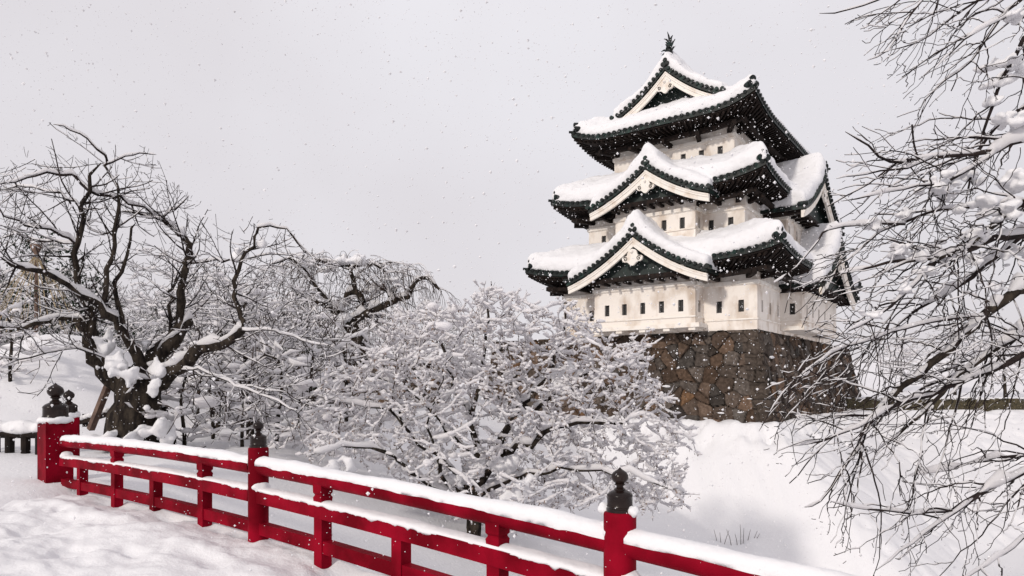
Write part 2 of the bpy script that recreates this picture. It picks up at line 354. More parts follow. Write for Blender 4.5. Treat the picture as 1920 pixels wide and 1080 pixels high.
for i, (k0, k1) in enumerate(segs):
    ks, P = rail_curve(k0-.02, k1+.0, -0.178)
    th = np.linspace(0, 2*np.pi, 20, endpoint=False); rr = 0.078
    mb = MB(); mb.add(*sweep(P, np.stack([np.cos(th)*rr, np.sin(th)*rr], -1))); o = shade(mb.build('top_rail', M['red'], rail), 60)
    ks, P = rail_curve(k0-.01 if i else k0-.012, k1-.0, -0.142, 0.02)
    V, q, T = snow_strip(P, 0.148, 0.072, 50+i, 0.002, 0.024); mb = MB(); mb.add(V, q, T)
    for e in (0, -1):
        if not (i == 0 and e == 0): blob(mb, P[e]+np.array([0, 0, .035]), 0.075, 1.0, 3, .3, 30+i*2+e)
    mb.build('rail_snow', M['snow'], o, True)
    ks, P = rail_curve(k0-.02, k1, -0.465)
    w_, h_ = 0.068, 0.062
    mb = MB(); mb.add(*sweep(P, [(-w_, -h_), (w_, -h_), (w_, h_), (-w_, h_)])); o = mb.build('middle_rail', M['red'], rail)
    ks, P = rail_curve(k0-.005, k1, -0.403, 0.02); V, q, T = snow_strip(P, 0.138, 0.034, 70+i, 0.001, 0.022); mb = MB(); mb.add(V, q, T)
    blob(mb, P[0]+np.array([0, 0, .02]), 0.09, 0.7, 3, .3, 90+i); mb.build('rail_snow', M['snow'], o, True)
    ks, P = rail_curve(k0-.02, k1, -0.785)
    w_, h_ = 0.045, 0.058
    mb = MB(); mb.add(*sweep(P, [(-w_, -h_), (w_, -h_), (w_, h_), (-w_, h_)])); o = mb.build('lower_rail', M['red'], rail)
    ks, P = rail_curve(k0-.005, k1, -0.727, 0.03)
fr = [[(.19, 0), (.40, 1), (.60, 0), (.81, 1)], [(1.26, 1), (1.514, 0), (1.76, 1)], [(2.26, 1), (2.51, 0), (2.76, 1)]]
for sg in fr:
    for k, blk in sg:
        c = np.array([*rail_xy(k), S(k)])
        mb = MB(); pyr(mb, c, [(-1.5, .058), (-.527, .058)], 0.95); o = mb.build('strut', M['red'], rail)
        if blk:
            mb = MB(); pyr(mb, c, [(-.404, .056), (-.345, .062), (-.328, .052), (-.318, .05), (-.302, .062), (-.225, .064), (-.2, .05)], 1.0)
            mb.build('bearing_block', M['red'], o)

# ------------------------------------------------------------------ the castle tower (local frame: x to the right along the front, y away along the right face)
RZ = math.atan2(LX[1], LX[0])
castle = thing('castle_tower', 'white three tiered castle tower with snow covered curved roofs on a stone base', 'castle tower', O_C, RZ)
W_ = 15.0
def wall_panel(mb, p, u, wd, z0, z1, nrm, wins):
    """upright wall from p along u with window holes; wins (centre along u, centre z, width, height)"""
    p, u, nrm = np.array([*p, 0.0]), np.array([*u, 0.0]), np.array([*nrm, 0.0])
    us = sorted({0, wd, *[c-w/2 for c, z, w, h in wins], *[c+w/2 for c, z, w, h in wins]})
    zs = sorted({z0, z1, *[z-h/2 for c, z, w, h in wins], *[z+h/2 for c, z, w, h in wins]})
    pt = lambda a, z, d=0: p+u*a-nrm*d+np.array([0, 0, z])
    for a, b in zip(us[:-1], us[1:]):
        for c, d in zip(zs[:-1], zs[1:]):
            m_, n_ = (a+b)/2, (c+d)/2
            if any(abs(m_-x) < w/2 and abs(n_-z) < h/2 for x, z, w, h in wins): continue
            mb.add([pt(a, c), pt(b, c), pt(b, d), pt(a, d)], [(0, 1, 2, 3)])
    for x, z, w, h in wins:
        a, b, c, d = x-w/2, x+w/2, z-h/2, z+h/2; D = 0.16
        C8 = [pt(a, c), pt(b, c), pt(b, d), pt(a, d), pt(a, c, D), pt(b, c, D), pt(b, d, D), pt(a, d, D)]
        mb.add(C8, [(0, 4, 5, 1), (1, 5, 6, 2), (2, 6, 7, 3), (3, 7, 4, 0), (4, 7, 6, 5)])
def window(parent, p, u, nrm, win):
    p, u, nrm = np.array([*p, 0.0]), np.array([*u, 0.0]), np.array([*nrm, 0.0]); x, z, w, h = win
    mb = MB(); c = p+u*x-nrm*0.13+np.array([0, 0, z])
    mb.beam(c-u*(w/2-.004), c+u*(w/2-.004), .02, h-.01)
    for k in (-.27, .27):
        mb.beam(c+u*k*w+nrm*.035-np.array([0, 0, h/2-.006]), c+u*k*w+nrm*.035+np.array([0, 0, h/2-.006]), .035, .035, up=nrm)
    return mb.build('window', M['hole'], parent)
def ring_band(mb, rect, out, z, h, sides='FRLB'):
    """moulding strips standing proud of a rectangle of walls"""
    x0, x1, y0, y1 = rect; o = out
    if 'F' in sides: mb.box((x0-o, y0-o, z), (x1+o, y0, z+h))
    if 'R' in sides: mb.box((x1, y0-.0, z), (x1+o, y1+o, z+h))
    if 'L' in sides: mb.box((x0-o, y0, z), (x0, y1+o, z+h))
def storey(rect, z0, z1, up, low, wz, bayF, bayR, winF, winR, winBF, winBR, winBRs, bz0):
    x0, x1, y0, y1 = rect; ww, hh = 0.26, 0.54
    W = []
    def pan(p, u, wd, a, b, n, wl):
        wl = [(c, z, ww, hh) for c, z in wl]; wall_panel(mb, p, u, wd, a, b, n, wl); W.extend((p, u, n, v) for v in wl)
    mb = MB()
    pan((x0, y0), (1, 0), x1-x0, z0, z1, (0, -1), [(c-x0, wz) for c in winF])
    pan((x1, y0), (0, 1), y1-y0, z0, z1, (1, 0), [(c-y0, wz) for c in winR])
    pan((x0, y1), (0, -1), y1-y0, z0, z1, (-1, 0), [(k, wz) for k in (2, 4, 9)])
    pan((x1, y1), (-1, 0), x1-x0, z0, z1, (0, 1), [])
    wl = mb.build('storey_wall', M['plaster'], castle); md = MB()
    ring_band(md, rect, .07, up, .17); ring_band(md, rect, .045, low-.05, .07)
    ring_band(md, rect, .03, up-.035, .03)
    md.build('moulding', M['trim'], wl)
    bays = []
    for nm, b in (('F', bayF), ('R', bayR)):
        if not b: continue
        a, c, d = b; mb = MB(); W0 = len(W)
        if nm == 'F':
            r = (a, c, d, y0)
            pan((a, d), (1, 0), c-a, bz0, z1, (0, -1), [(k-a, wz+.08) for k in winBF])
            pan((c, d), (0, 1), y0-d, bz0, z1, (1, 0), [((y0-d)*.5, wz+.05)]); pan((a, y0), (0, -1), y0-d, bz0, z1, (-1, 0), [])
            mb.add([(a, d, bz0), (c, d, bz0), (c, y0, bz0), (a, y0, bz0)], [(0, 3, 2, 1)])
        else:
            r = (x1, d, a, c)
            pan((d, a), (0, 1), c-a, bz0, z1, (1, 0), [(k-a, wz+.08) for k in winBR])
            pan((x1, a), (1, 0), d-x1, bz0, z1, (0, -1), [((d-x1)*.55, wz+.1)] if winBRs else []); pan((d, c), (-1, 0), d-x1, bz0, z1, (0, 1), [])
            mb.add([(x1, a, bz0), (d, a, bz0), (d, c, bz0), (x1, c, bz0)], [(0, 3, 2, 1)])
        o = mb.build('bay_wall', M['plaster'], castle); md = MB()
        ring_band(md, r, .075, up+.03, .17, 'FL' if nm == 'F' else 'FR'); ring_band(md, r, .05, low+.12, .07, 'FL' if nm == 'F' else 'FR'); ring_band(md, r, .03, up-.005, .03, 'FL' if nm == 'F' else 'FR')
        if nm == 'F':
            md.box((c, d-.075, up+.03), (c+.075, y0-.08, up+.2)); md.box((c, d-.05, low+.12), (c+.05, y0-.06, low+.19))
        if bz0 < 0.3:                                   # the lowest bays: flared skirt on corbels above the stone base
            if nm == 'F':
                md.box((a-.10, d-.12, bz0+.0), (c+.22, d, bz0+.2)); md.box((c, d, bz0+.0), (c+.22, y0-.1, bz0+.2)); md.box((a-.1, d, bz0), (a, y0-.1, bz0+.2))
                for k in np.linspace(a+.15, c-.15, 5): md.box((k-.16, d-.06, bz0-.13), (k+.16, y0-.05, bz0-.002))
            else:
                md.box((x1+.1, a-.12, bz0), (d+.12, a, bz0+.2)); md.box((d, a, bz0), (d+.12, c+.1, bz0+.2))
        md.build('moulding', M['trim'], o)
        for v in W[W0:]: window(o, *v)
        del W[W0:]
    for v in W: window(wl, *v)
    return wl
R1 = (-10.15, 0.0, 0.0, W_); R2 = (-9.1, -0.82, 0.85, W_-.85); R3 = (-8.05, -1.6, 1.75, W_-1.75)
storey(R1, 0, 3.3, 2.05, 0.50, 1.09, (-7.7, -2.47, -1.0), (3.7, 11.5, 1.0), [-8.45, -1.73, -.72], [.75, 2.0, 3.3], [-7.0, -6.05, -5.08, -4.12, -3.17], [4.7, 5.9, 7.2, 8.6, 10], True, 0.15)
storey(R2, 4.2, 7.0, 5.68, 4.72, 5.1, (-6.98, -2.8, -.15), (4.2, 10.6, .15), [-8.2, -2.42, -1.48], [1.9, 3.1], [-6.3, -5.3, -4.37, -3.45], [4.75, 6.2, 7.6, 9], False, 4.3)
storey(R3, 8.0, 10.9, 9.45, 8.35, 8.85, None, None, [-7.0, -6.05, -5.1, -4.18, -3.24, -2.3], [2.9, 4.9, 7, 9, 11], [], [], False, 0)

def prof_g(a): return (1-a)-0.46*a*(1-a)
def clusters(mb, p, d, r=.15, ln=.5):
    """three round ridge-end tiles stacked in a pyramid, facing d"""
    p = np.asarray(p, float); d = np.array([*d, 0.0]); s = np.array([-d[1], d[0], 0])
    for i, z in ((-1, 0), (1, 0), (0, 1.65)):
        c = p+s*i*r*1.02+np.array([0, 0, z*r]); mb.cyl(c-d*ln, c, r, 14); mb.cyl(c, c+d*.03, r*.72, 14)
def eave_roof(name, inner, outer, z_e, z_i, wall, zw, up=.42, snow=.66, tmax=.86, gables=(), sides='FRLB', skirt_only=None, top_snow=None):
    """a tier of tiled eaves between the eave rectangle and the upper wall"""
    ix0, ix1, iy0, iy1 = inner; ox0, ox1, oy0, oy1 = outer
    CI = [(ix0, iy0), (ix1, iy0), (ix1, iy1), (ix0, iy1)]; CO = [(ox0, oy0), (ox1, oy0), (ox1, oy1), (ox0, oy1)]
    wx0, wx1, wy0, wy1 = wall; CW = [(wx0, wy0), (wx1, wy0), (wx1, wy1), (wx0, wy1)]
    rise = z_i-z_e
    lift = lambda s: up*np.maximum(0, (np.abs(2*s-1)-.5)/.5)**2.2
    mb, und, snw, til = MB(), MB(), MB(), MB()
    for k in range(4):
        o0, o1, i0, i1 = (np.array(v, float) for v in (CO[k], CO[(k+1) % 4], CI[k], CI[(k+1) % 4])); w0, w1 = np.array(CW[k], float), np.array(CW[(k+1) % 4], float)
        L = np.linalg.norm(o1-o0); e = (o1-o0)/L; nrm = np.array([e[1], -e[0]])
        s = np.linspace(0, 1, 61); t = np.linspace(0, 1, 9)
        def P(s, t, dz=0):
            s, t = np.broadcast_arrays(s, t); xy = (o0*(1-s[..., None])+o1*s[..., None])*(1-t[..., None])+(i0*(1-s[..., None])+i1*s[..., None])*t[..., None]
            return np.concatenate([xy, (z_e+rise*(.82*t+.18*t*t)+lift(s)*(1-t)**1.5+dz)[..., None]], -1)
        Sg, Tg = np.meshgrid(s, t, indexing='ij')
        mb.slab(P(Sg, Tg, 0), P(Sg, Tg, -.20))
        # boarded soffit sloping back to the wall
        q = np.concatenate([o0*(1-s[:, None])+o1*s[:, None], (z_e-.215+lift(s))[:, None]], 1); q[:, :2] -= nrm*.06
        ww = np.concatenate([w0*(1-s[:, None])+w1*s[:, None], np.full((61, 1), zw)], 1); tt = np.linspace(0, 1, 5)[None, :, None]
        G = q[:, None]*(1-tt)+ww[:, None]*tt; und.slab(G, G-np.array([0, 0, .05]))
        n = int(L/.27)
        for j in range(n+1):
            f = (j+.5)/(n+1); a = o0*(1-f)+o1*f-nrm*.1; za = z_e-.33+float(lift(np.array(f)))
            b = w0*(1-f)+w1*f; und.beam((*a, za), (*b, zw-.1), .085, .11)
        # purlin and bracket noses
        Lw = np.linalg.norm(w1-w0); m0, m1 = w0*(1-.0)+nrm*.62, w1+nrm*.62
        pm = lambda f: np.array([*((o0*(1-f)+o1*f)*.42+(w0*(1-f)+w1*f)*.58), (z_e-.5)*.42+zw*.58-.27+float(lift(np.array(f)))*.4])
        for f in np.linspace(0.0, 1, 13)[:-1]: und.beam(pm(f), pm(f+1/12), .2, .2)
        for f in np.linspace(.04, .96, 5):
            a = w0*(1-f)+w1*f; b = pm(f); und.beam((*a, b[2]-.16), (*(b[:2]+nrm*.28), b[2]-.12), .2, .2)
        n = int(L/.30); ff = (np.arange(n)+.5)/n
        for f in ff:
            p = P(np.array(f), np.array(0.0), .01); dd = np.array([*nrm, -.28]); dd /= np.linalg.norm(dd)
            til.cyl(p-dd*.35, p+dd*.05, .088, 10)
        c = P(np.array(0.0), np.array(.05), .12); dg = (o0-i0)/np.linalg.norm(o0-i0); clusters(til, c, dg, .15, .6)
        tip = P(np.array(0.0), np.array(0.0), .0); til.cyl(tip-np.array([*dg, 0])*.4, tip+np.array([*dg, .15])*.12, .07, 8)
        # hip ridge
        for a, b in zip(np.linspace(.05, .95, 8)[:-1], np.linspace(.05, .95, 8)[1:]): til.cyl(P(np.array(0.), np.array(a), .06), P(np.array(0.), np.array(b), .06), .13, 8)
        tS = np.linspace(.015, tmax, 12); s2 = np.linspace(.004, .996, 81); Sg, Tg = np.meshgrid(s2, tS, indexing='ij')
        th = snow*(np.clip((Tg-.0)/.10, .3, 1)**.5)*np.where(Tg > tmax-.12, .75, 1)+.22*fbm(np.stack([Sg*L*.42, Tg*2+k*5], -1), 3, 7)
        th = th+.22*np.exp(-((1-np.abs(2*Sg-1))*L/2/.7)**2)*(1-Tg*.5)
        snw.slab(P(Sg, Tg, th), P(Sg, Tg, -.02))
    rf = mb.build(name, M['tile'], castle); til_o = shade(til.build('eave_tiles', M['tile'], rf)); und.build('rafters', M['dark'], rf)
    return rf, snw
def finish_snow(snw, parent, vox=.075, name='roof_snow', amp=.20):
    o = snw.build(name, M['snow'], parent, True)
    r = o.modifiers.new('remesh', 'REMESH'); r.mode = 'VOXEL'; r.voxel_size = vox; r.use_smooth_shade = True
    s = o.modifiers.new('smooth', 'SMOOTH'); s.iterations = 14; s.factor = .6
    t = bpy.data.textures.new('lumps', 'CLOUDS'); t.noise_scale = .8; t.noise_depth = 3
    d = o.modifiers.new('lumps', 'DISPLACE'); d.texture = t; d.strength = amp; d.texture_coords = 'LOCAL'
    t2 = bpy.data.textures.new('crumbs', 'CLOUDS'); t2.noise_scale = .22; t2.noise_depth = 2; d2 = o.modifiers.new('crumbs', 'DISPLACE'); d2.texture = t2; d2.strength = .07; d2.texture_coords = 'LOCAL'
    return o
CURL = [(0, .0), (.13, -.02), (.24, -.10), (.30, -.24), (.33, -.36), (.46, -.40), (.60, -.42), (.66, -.52), (.62, -.66), (.50, -.74), (.36, -.73), (.25, -.80), (.12, -.93), (0, -.97)]
def gable(face, c, hw, zf, za, wf, wb, snw, snow=.58, panel_back=.62, hang=1.0, low=True, umax=1.0):
    """a dormer gable; u runs along the face, w outward"""
    if face == 'F': Tm = lambda u, w, z: np.stack(np.broadcast_arrays(c+u, -w, z), -1)
    else: Tm = lambda u, w, z: np.stack(np.broadcast_arrays(w, c+u, z), -1)
    zr = lambda u: zf+(za-zf)*prof_g(np.abs(u)/hw)
    U = np.linspace(-hw*umax, hw*umax, 61); Wd = np.linspace(wb, wf, 8); Ug, Wg = np.meshgrid(U, Wd, indexing='ij')
    fl = lambda a: a if face == 'F' else a[::-1]
    mb = MB(); mb.slab(fl(Tm(Ug, Wg, zr(Ug))), fl(Tm(Ug, Wg, zr(Ug)-.2)))
    # ridge
    rg = [Tm(0., w_, za+.12) for w_ in (wb, wf-.1)]; mb.cyl(rg[0], rg[1], .16, 12)
    g = mb.build('gable', M['tile'], castle)
    vt = MB(); d = Tm(0., 1., 0.)-Tm(0., 0., 0.)
    arc = np.concatenate([[0], np.cumsum(np.hypot(np.diff(U), np.diff(zr(U))))]); n = int(arc[-1]/.27); n += (n+1) % 2
    for a in np.linspace(.05, arc[-1]-.05, n):
        u = np.interp(a, arc, U); p = Tm(u, wf, zr(u)+.02); vt.cyl(p-d*.4, p+d*.06, .092, 10); vt.cyl(p+d*.06, p+d*.075, .06, 10)
    for a in np.linspace(.1, arc[-1]-.1, n+1):
        u = np.interp(a, arc, U); p = Tm(u, wf-.04, zr(u)-.11); vt.cyl(p-d*.3, p+d*.02, .05, 6)
    if umax >= 1: 
        for sg in (-1, 1):
            p = Tm(sg*hw, wf-.05, zf+.05); vt.cyl(p-d*.3, p+d*.16, .11, 10)
    clusters(vt, Tm(0., wf-.02, za+.10), d[:2], .115, .4); shade(vt.build('verge_tiles', M['tile'], g))
    bb = MB()
    for dz0, dz1, w0, w1, ue in ((.26, .60, wf-.24, wf-.12, .985), (.26, .42, wf-.12, wf-.085, .985), (.27, .33, wf-.085, wf-.06, .985)):
        for sg in (-1, 1):
            Ub = np.linspace(0, hw*ue*min(umax, 1.0), 31)*sg; k = np.array([0, 1.])
            Ug, Kg = np.meshgrid(Ub, k, indexing='ij'); zz = zr(Ug)-dz0-(dz1-dz0)*Kg*(1+.25*(1-np.abs(Ug)/hw))
            A, B = Tm(Ug, w1, zz), Tm(Ug, w0, zz)
            bb.slab(A if (sg > 0) == (face == 'F') else A[::-1], B if (sg > 0) == (face == 'F') else B[::-1])
    bb.build('bargeboard', M['trim'], g)
    # dark panel
    zb = zf-.03 if low else zf; pw = wf-panel_back
    us = U[zr(U)-.25 > zb+.02]; A = np.stack([Tm(us, pw, zr(us)-.22), Tm(us, pw, np.full(len(us), zb))], 1); B = A-d*.08
    pn = MB(); pn.slab(A[::-1] if face == 'F' else A, B[::-1] if face == 'F' else B); pn.build('gable_panel', M['panel'], g)
    if low:
        bm_ = MB(); q0, q1 = Tm(us[0]*1.02, pw+.06, zb-.03), Tm(us[-1]*1.02, pw+.06, zb-.03); bm_.beam(q0, q1, .3, .2)
        for k in np.linspace(-.8, .8, 9): bm_.beam(Tm(k*us[-1], pw-.4, zb-.2), Tm(k*us[-1], pw+.3, zb-.2), .13, .12)
        for sg in (-1, 1): bm_.beam(Tm(sg*hw*.93, wb+.5, zf-.26), Tm(sg*hw*.93, wf-.3, zf-.26), .18, .2)
        bm_.build('gable_beam', M['dark'], g)
        for sg in (-1, 1): tb = MB(); tb.beam(Tm(sg*hw*.66, wf-.30, zf+.17), Tm(sg*hw*.66, wf-.12, zf+.17), .2, .2); tb.build('beam_end', M['trim'], g)
    # hanging ornament
    zo = za-.72*hang-.1; sc = .80*hang; og = MB()
    pts = np.array(CURL); out = np.concatenate([pts, pts[-2:0:-1]*[-1, 1]])*sc; k = len(out)
    F_ = Tm(out[:, 0], wf-.02, zo+out[:, 1]); Bk = Tm(out[:, 0], wf-.12, zo+out[:, 1]); cz = -.5*sc
    V = np.concatenate([F_, Bk, [Tm(0., wf-.0, zo+cz)], [Tm(0., wf-.12, zo+cz)]]); i = np.arange(k); j = (i+1) % k
    og.add(V, np.c_[i, i+k, j+k, j], np.concatenate([np.c_[i, j, np.full(k, 2*k)], np.c_[j+k, i+k, np.full(k, 2*k+1)]]))
    og.cyl(Tm(0., wf-.05, zo-.16*sc), Tm(0., wf+.10, zo-.16*sc), .13*sc, 12, .06*sc)
    oo = og.build('gable_ornament', M['trim'], g)
    for sg in (-1, 1):
        gr = MB()
        for a in np.linspace(0, 1.6*np.pi*1.6, 16)[:-1]:
            f = lambda a: (np.array([sg*(.43+.155*(1-a/9.2)*math.cos(a+.6)), -.565+.145*(1-a/9.2)*math.sin(a+.6)])*sc)
            p, q = f(a), f(a+.53); gr.beam(Tm(p[0], wf-.006, zo+p[1]), Tm(q[0], wf-.006, zo+q[1]), .03, .024, up=d)
        gr.build('scroll_groove', M['dark'], g)
    # snow
    Us = np.linspace(-hw*umax*.99, hw*umax*.99, 61); Wd = np.linspace(wb+.05, wf-.03, 14); Ug, Wg = np.meshgrid(Us, Wd, indexing='ij')
    th = snow+.10+.42*np.exp(-(Ug/.62)**2)-.12*sstep(.8, 1, np.abs(Ug)/hw)+.20*fbm(np.stack([Ug*.7, Wg*.7+c], -1), 3, 17)
    th = th*np.clip((wf+.05-Wg)/.25, .45, 1)**.5
    snw.slab(fl(Tm(Ug, Wg, zr(Ug)+th)), fl(Tm(Ug, Wg, zr(Ug)-.03)))
    return g
rf1, sn1 = eave_roof('roof', R2, (-11.65, 1.45, -1.45, W_+1.45), 3.22, 4.62, R1, 2.72)
gable('F', -5.1, 3.6, 2.62, 4.66, 2.1, -.9, sn1)
gable('R', 7.6, 4.2, 2.35, 4.75, 2.05, -.9, sn1, snow=.72)
finish_snow(sn1, rf1)
rf2, sn2 = eave_roof('roof', R3, (-10.6, .55, -.6, W_+.6), 6.86, 8.45, R2, 6.45)
gable('F', -4.87, 3.1, 6.34, 7.98, 1.2, -1.8, sn2, hang=.85)
gable('R', 7.4, 4.2, 6.05, 8.4, 1.3, -1.8, sn2, hang=.85, snow=.78)
finish_snow(sn2, rf2)
# top roof: hipped skirt all round, then the gabled ridge
T0 = (-9.75, -.12, .1, W_-.1); XC, HW = -4.93, 4.82
rf3, sn3 = eave_roof('roof', (XC-2.55, XC+2.55, 2.0, W_-2.0), T0, 10.38, 11.55, R3, 10.15, up=.56, tmax=1.0, snow=.46)
ZR = 13.50
def top_gable(c, hw, zf, za, wf, wb): return gable('F', c, hw, zf, za, wf, wb, sn3, hang=.85, low=False, panel_back=.75, snow=.64)
g3 = top_gable(XC+.06, 2.95, 11.50, ZR, -1.05, -(W_-1.05))
finish_snow(sn3, rf3)
# ridge ornament: a carved fish with its tail in the air
mb = MB(); fx, fy, fz = XC+.06, 1.6, ZR+.66
mb.box((fx-.22, fy-.25, fz-.5), (fx+.22, fy+.25, fz-.02))
pth = np.array([(0, .12, 0), (0, .02, .16), (0, -.06, .36), (0, -.02, .58), (0, .10, .76), (0, .16, .88)]); rad = [.17, .19, .155, .11, .07, .03]
for (a, b, r0, r1) in zip(pth[:-1], pth[1:], rad[:-1], rad[1:]): mb.cyl(a+(fx, fy, fz), b+(fx, fy, fz), r0, 10, r1)
def fin(p, tip, wd=.09):
    p, tip = np.array(p)+(fx, fy, fz), np.array(tip)+(fx, fy, fz); m_ = (p+tip)/2+np.array([0, 0, .06])
    mb.cyl(p, m_, wd*.6, 6, wd*.5); mb.cyl(m_, tip, wd*.5, 6, .012)
for p, t_ in (((0, .1, .78), (-.04, -.12, 1.22)), ((0, .12, .8), (.16, .1, 1.08)), ((0, .05, .7), (-.28, .0, .98)), ((.1, 0, .45), (.32, .02, .78)), ((-.1, 0, .3), (-.42, -.02, .36)), ((.12, 0, .25), (.34, 0, .42)),
              ((0, -.1, .3), (-.05, -.34, .5)), ((.05, .1, .5), (.24, .2, .9)), ((-.08, -.05, .12), (-.36, -.1, .12)), ((0, .1, .6), (.03, .28, .95)), ((-.06, 0, .55), (-.2, .02, .8))): fin(p, t_)
shade(mb.build('ridge_fish', M['tile'], castle))

# ------------------------------------------------------------------ stone base of interlocking boulders
def voro(u, v, size, seed, ay=1.0):
    U, V = u/size, v/size*ay; iu, iv = np.floor(U).astype(int), np.floor(V).astype(int); r = np.random.default_rng(seed); n = 400
    jx, jy, cid = r.random((n, n)), r.random((n, n)), r.random((n, n, 5)); d1 = np.full(U.shape, 9.); d2 = d1.copy(); best = np.zeros(U.shape+(2,), int)
    cxy = np.zeros(U.shape+(2,))
    for a in (-1, 0, 1):
        for b in (-1, 0, 1):
            gx, gy = (iu+a) % n, (iv+b) % n; px, py = iu+a+.04+.92*jx[gx, gy], iv+b+.04+.92*jy[gx, gy]
            d = np.sqrt((U-px)**2+(V-py)**2); c = d < d1; d2 = np.where(c, d1, np.minimum(d2, d)); d1 = np.where(c, d, d1)
            best[c] = np.stack([gx, gy], -1)[c]; cxy[c] = np.stack([U-px, V-py], -1)[c]
    return d1, d2, cid[best[..., 0], best[..., 1]], cxy
def stone_face(P_of, us, vs, seed, nrm, size=.66):
    U, V = np.meshgrid(us, vs, indexing='ij'); wob = .10*vnoise(np.stack([U*1.6, V*1.6], -1), seed)
    d1, d2, cid, cxy = voro(U+wob, V+wob, size, seed, 1.15)
    e = sstep(.0, .10, d2-d1); rel = e*.085+.09*(cid[..., 0]-.5)*e+e*(cxy[..., 0]*(cid[..., 1]-.5)+cxy[..., 1]*(cid[..., 2]-.5))*.30
    rel = rel+.03*fbm(np.stack([U*3, V*3], -1), 3, seed+1)-.08
    base = np.array([.090, .074, .064]); br = .45+1.0*cid[..., 3]; wrm = cid[..., 4]
    col = base*br[..., None]*np.stack([1+.45*(wrm-.35), 1+.12*(wrm-.35), 1-.15*(wrm-.35)], -1)
    rust = np.where((cid[..., 2] > .94)[..., None], np.array([.14, .085, .05])/1.0, col); col = rust*(.25+.75*sstep(.0, .06, d2-d1))[..., None]
    P = P_of(U, V); return U, V, P, rel, col
bat = lambda z: .17*(-z)+.018*z*z*(z > -9)
us = np.arange(0, 15.001, .05); vs = np.arange(0, -5.6, -.05)
def pf(U, V):
    d = bat(V); return np.stack([-15+(U/15)*(15+d), -d, V], -1)
def pr_(U, V):
    d = bat(V); return np.stack([d, -d+(U/21)*(21+d), V], -1)
Vs, Qs, Cs, n0 = [], [], [], 0
for fn, L, nm, sd_ in ((pf, 15, (0, -1, .17), 11), (pr_, 21, (1, 0, .17), 23)):
    us = np.linspace(0, L, int(L/.05)+1); U, V, P, rel, col = stone_face(fn, us, vs, sd_, nm)
    cor = (L-U) if fn is pf else U; big = cor < .75
    rel = rel*sstep(0, .06, cor); P = P+rel[..., None]*np.array(nm)
    row = np.floor(V/.62); dk = (.75+.5*np.random.default_rng(5).random(40))[(-row).astype(int) % 40]
    jn = np.minimum(sstep(0, .04, np.abs(V/.62-np.round(V/.62))*.62), 1); cc = np.array([.072, .060, .052])*dk[..., None]*(.35+.65*jn)[..., None]
    col = np.where(big[..., None], cc, col)
    a, b = U.shape; idx = np.arange(a*b).reshape(a, b)+n0; n0 += a*b
    q = np.stack([idx[:-1, :-1], idx[:-1, 1:], idx[1:, 1:], idx[1:, :-1]], -1).reshape(-1, 4)
    Vs.append(P.reshape(-1, 3)); Qs.append(q); Cs.append(col.reshape(-1, 3))
Vs.append(np.array([(-15, 0, -.02), (0, 0, -.02), (0, 21, -.02), (-15, 21, -.02), (-15, 21, -5.6), (0, 21, -5.6), (-15, 0, -5.6)])); Cs.append(np.full((7, 3), .06))
Qs.append(np.array([(0, 1, 2, 3), (3, 2, 5, 4), (0, 3, 4, 6)])+n0)
base = thing('stone_base', 'brown stone base of fitted boulders under the white castle tower', 'stone wall', O_C, RZ)
mk('boulder_wall', np.concatenate(Vs), [np.concatenate(Qs)], M['stone'], base, False, np.concatenate(Cs))
mb = MB(); r_ = np.random.default_rng(31)
for i in range(52):                                   # snow caught on ledges of the boulders
    z = -.3-4.2*r_.random()**.55
    if r_.random() < .2: c = (-r_.random()*9, -bat(z)-.06, z)
    else: c = (bat(z)+.06, r_.random()*17, z)
    V, T = ICO[2]; s = .08+.16*r_.random(); V = V*(1+.4*fbm(V*1.5+i, 2, i % 50))[:, None]
    mb.add(np.array(c)+V*np.array([s*(.35 if c[1] > 0 else 1.2), s*(1.5 if c[1] > 0 else .35), s*.3]), None, T)
mb.build('ledge_snow', M['snow'], base, True)

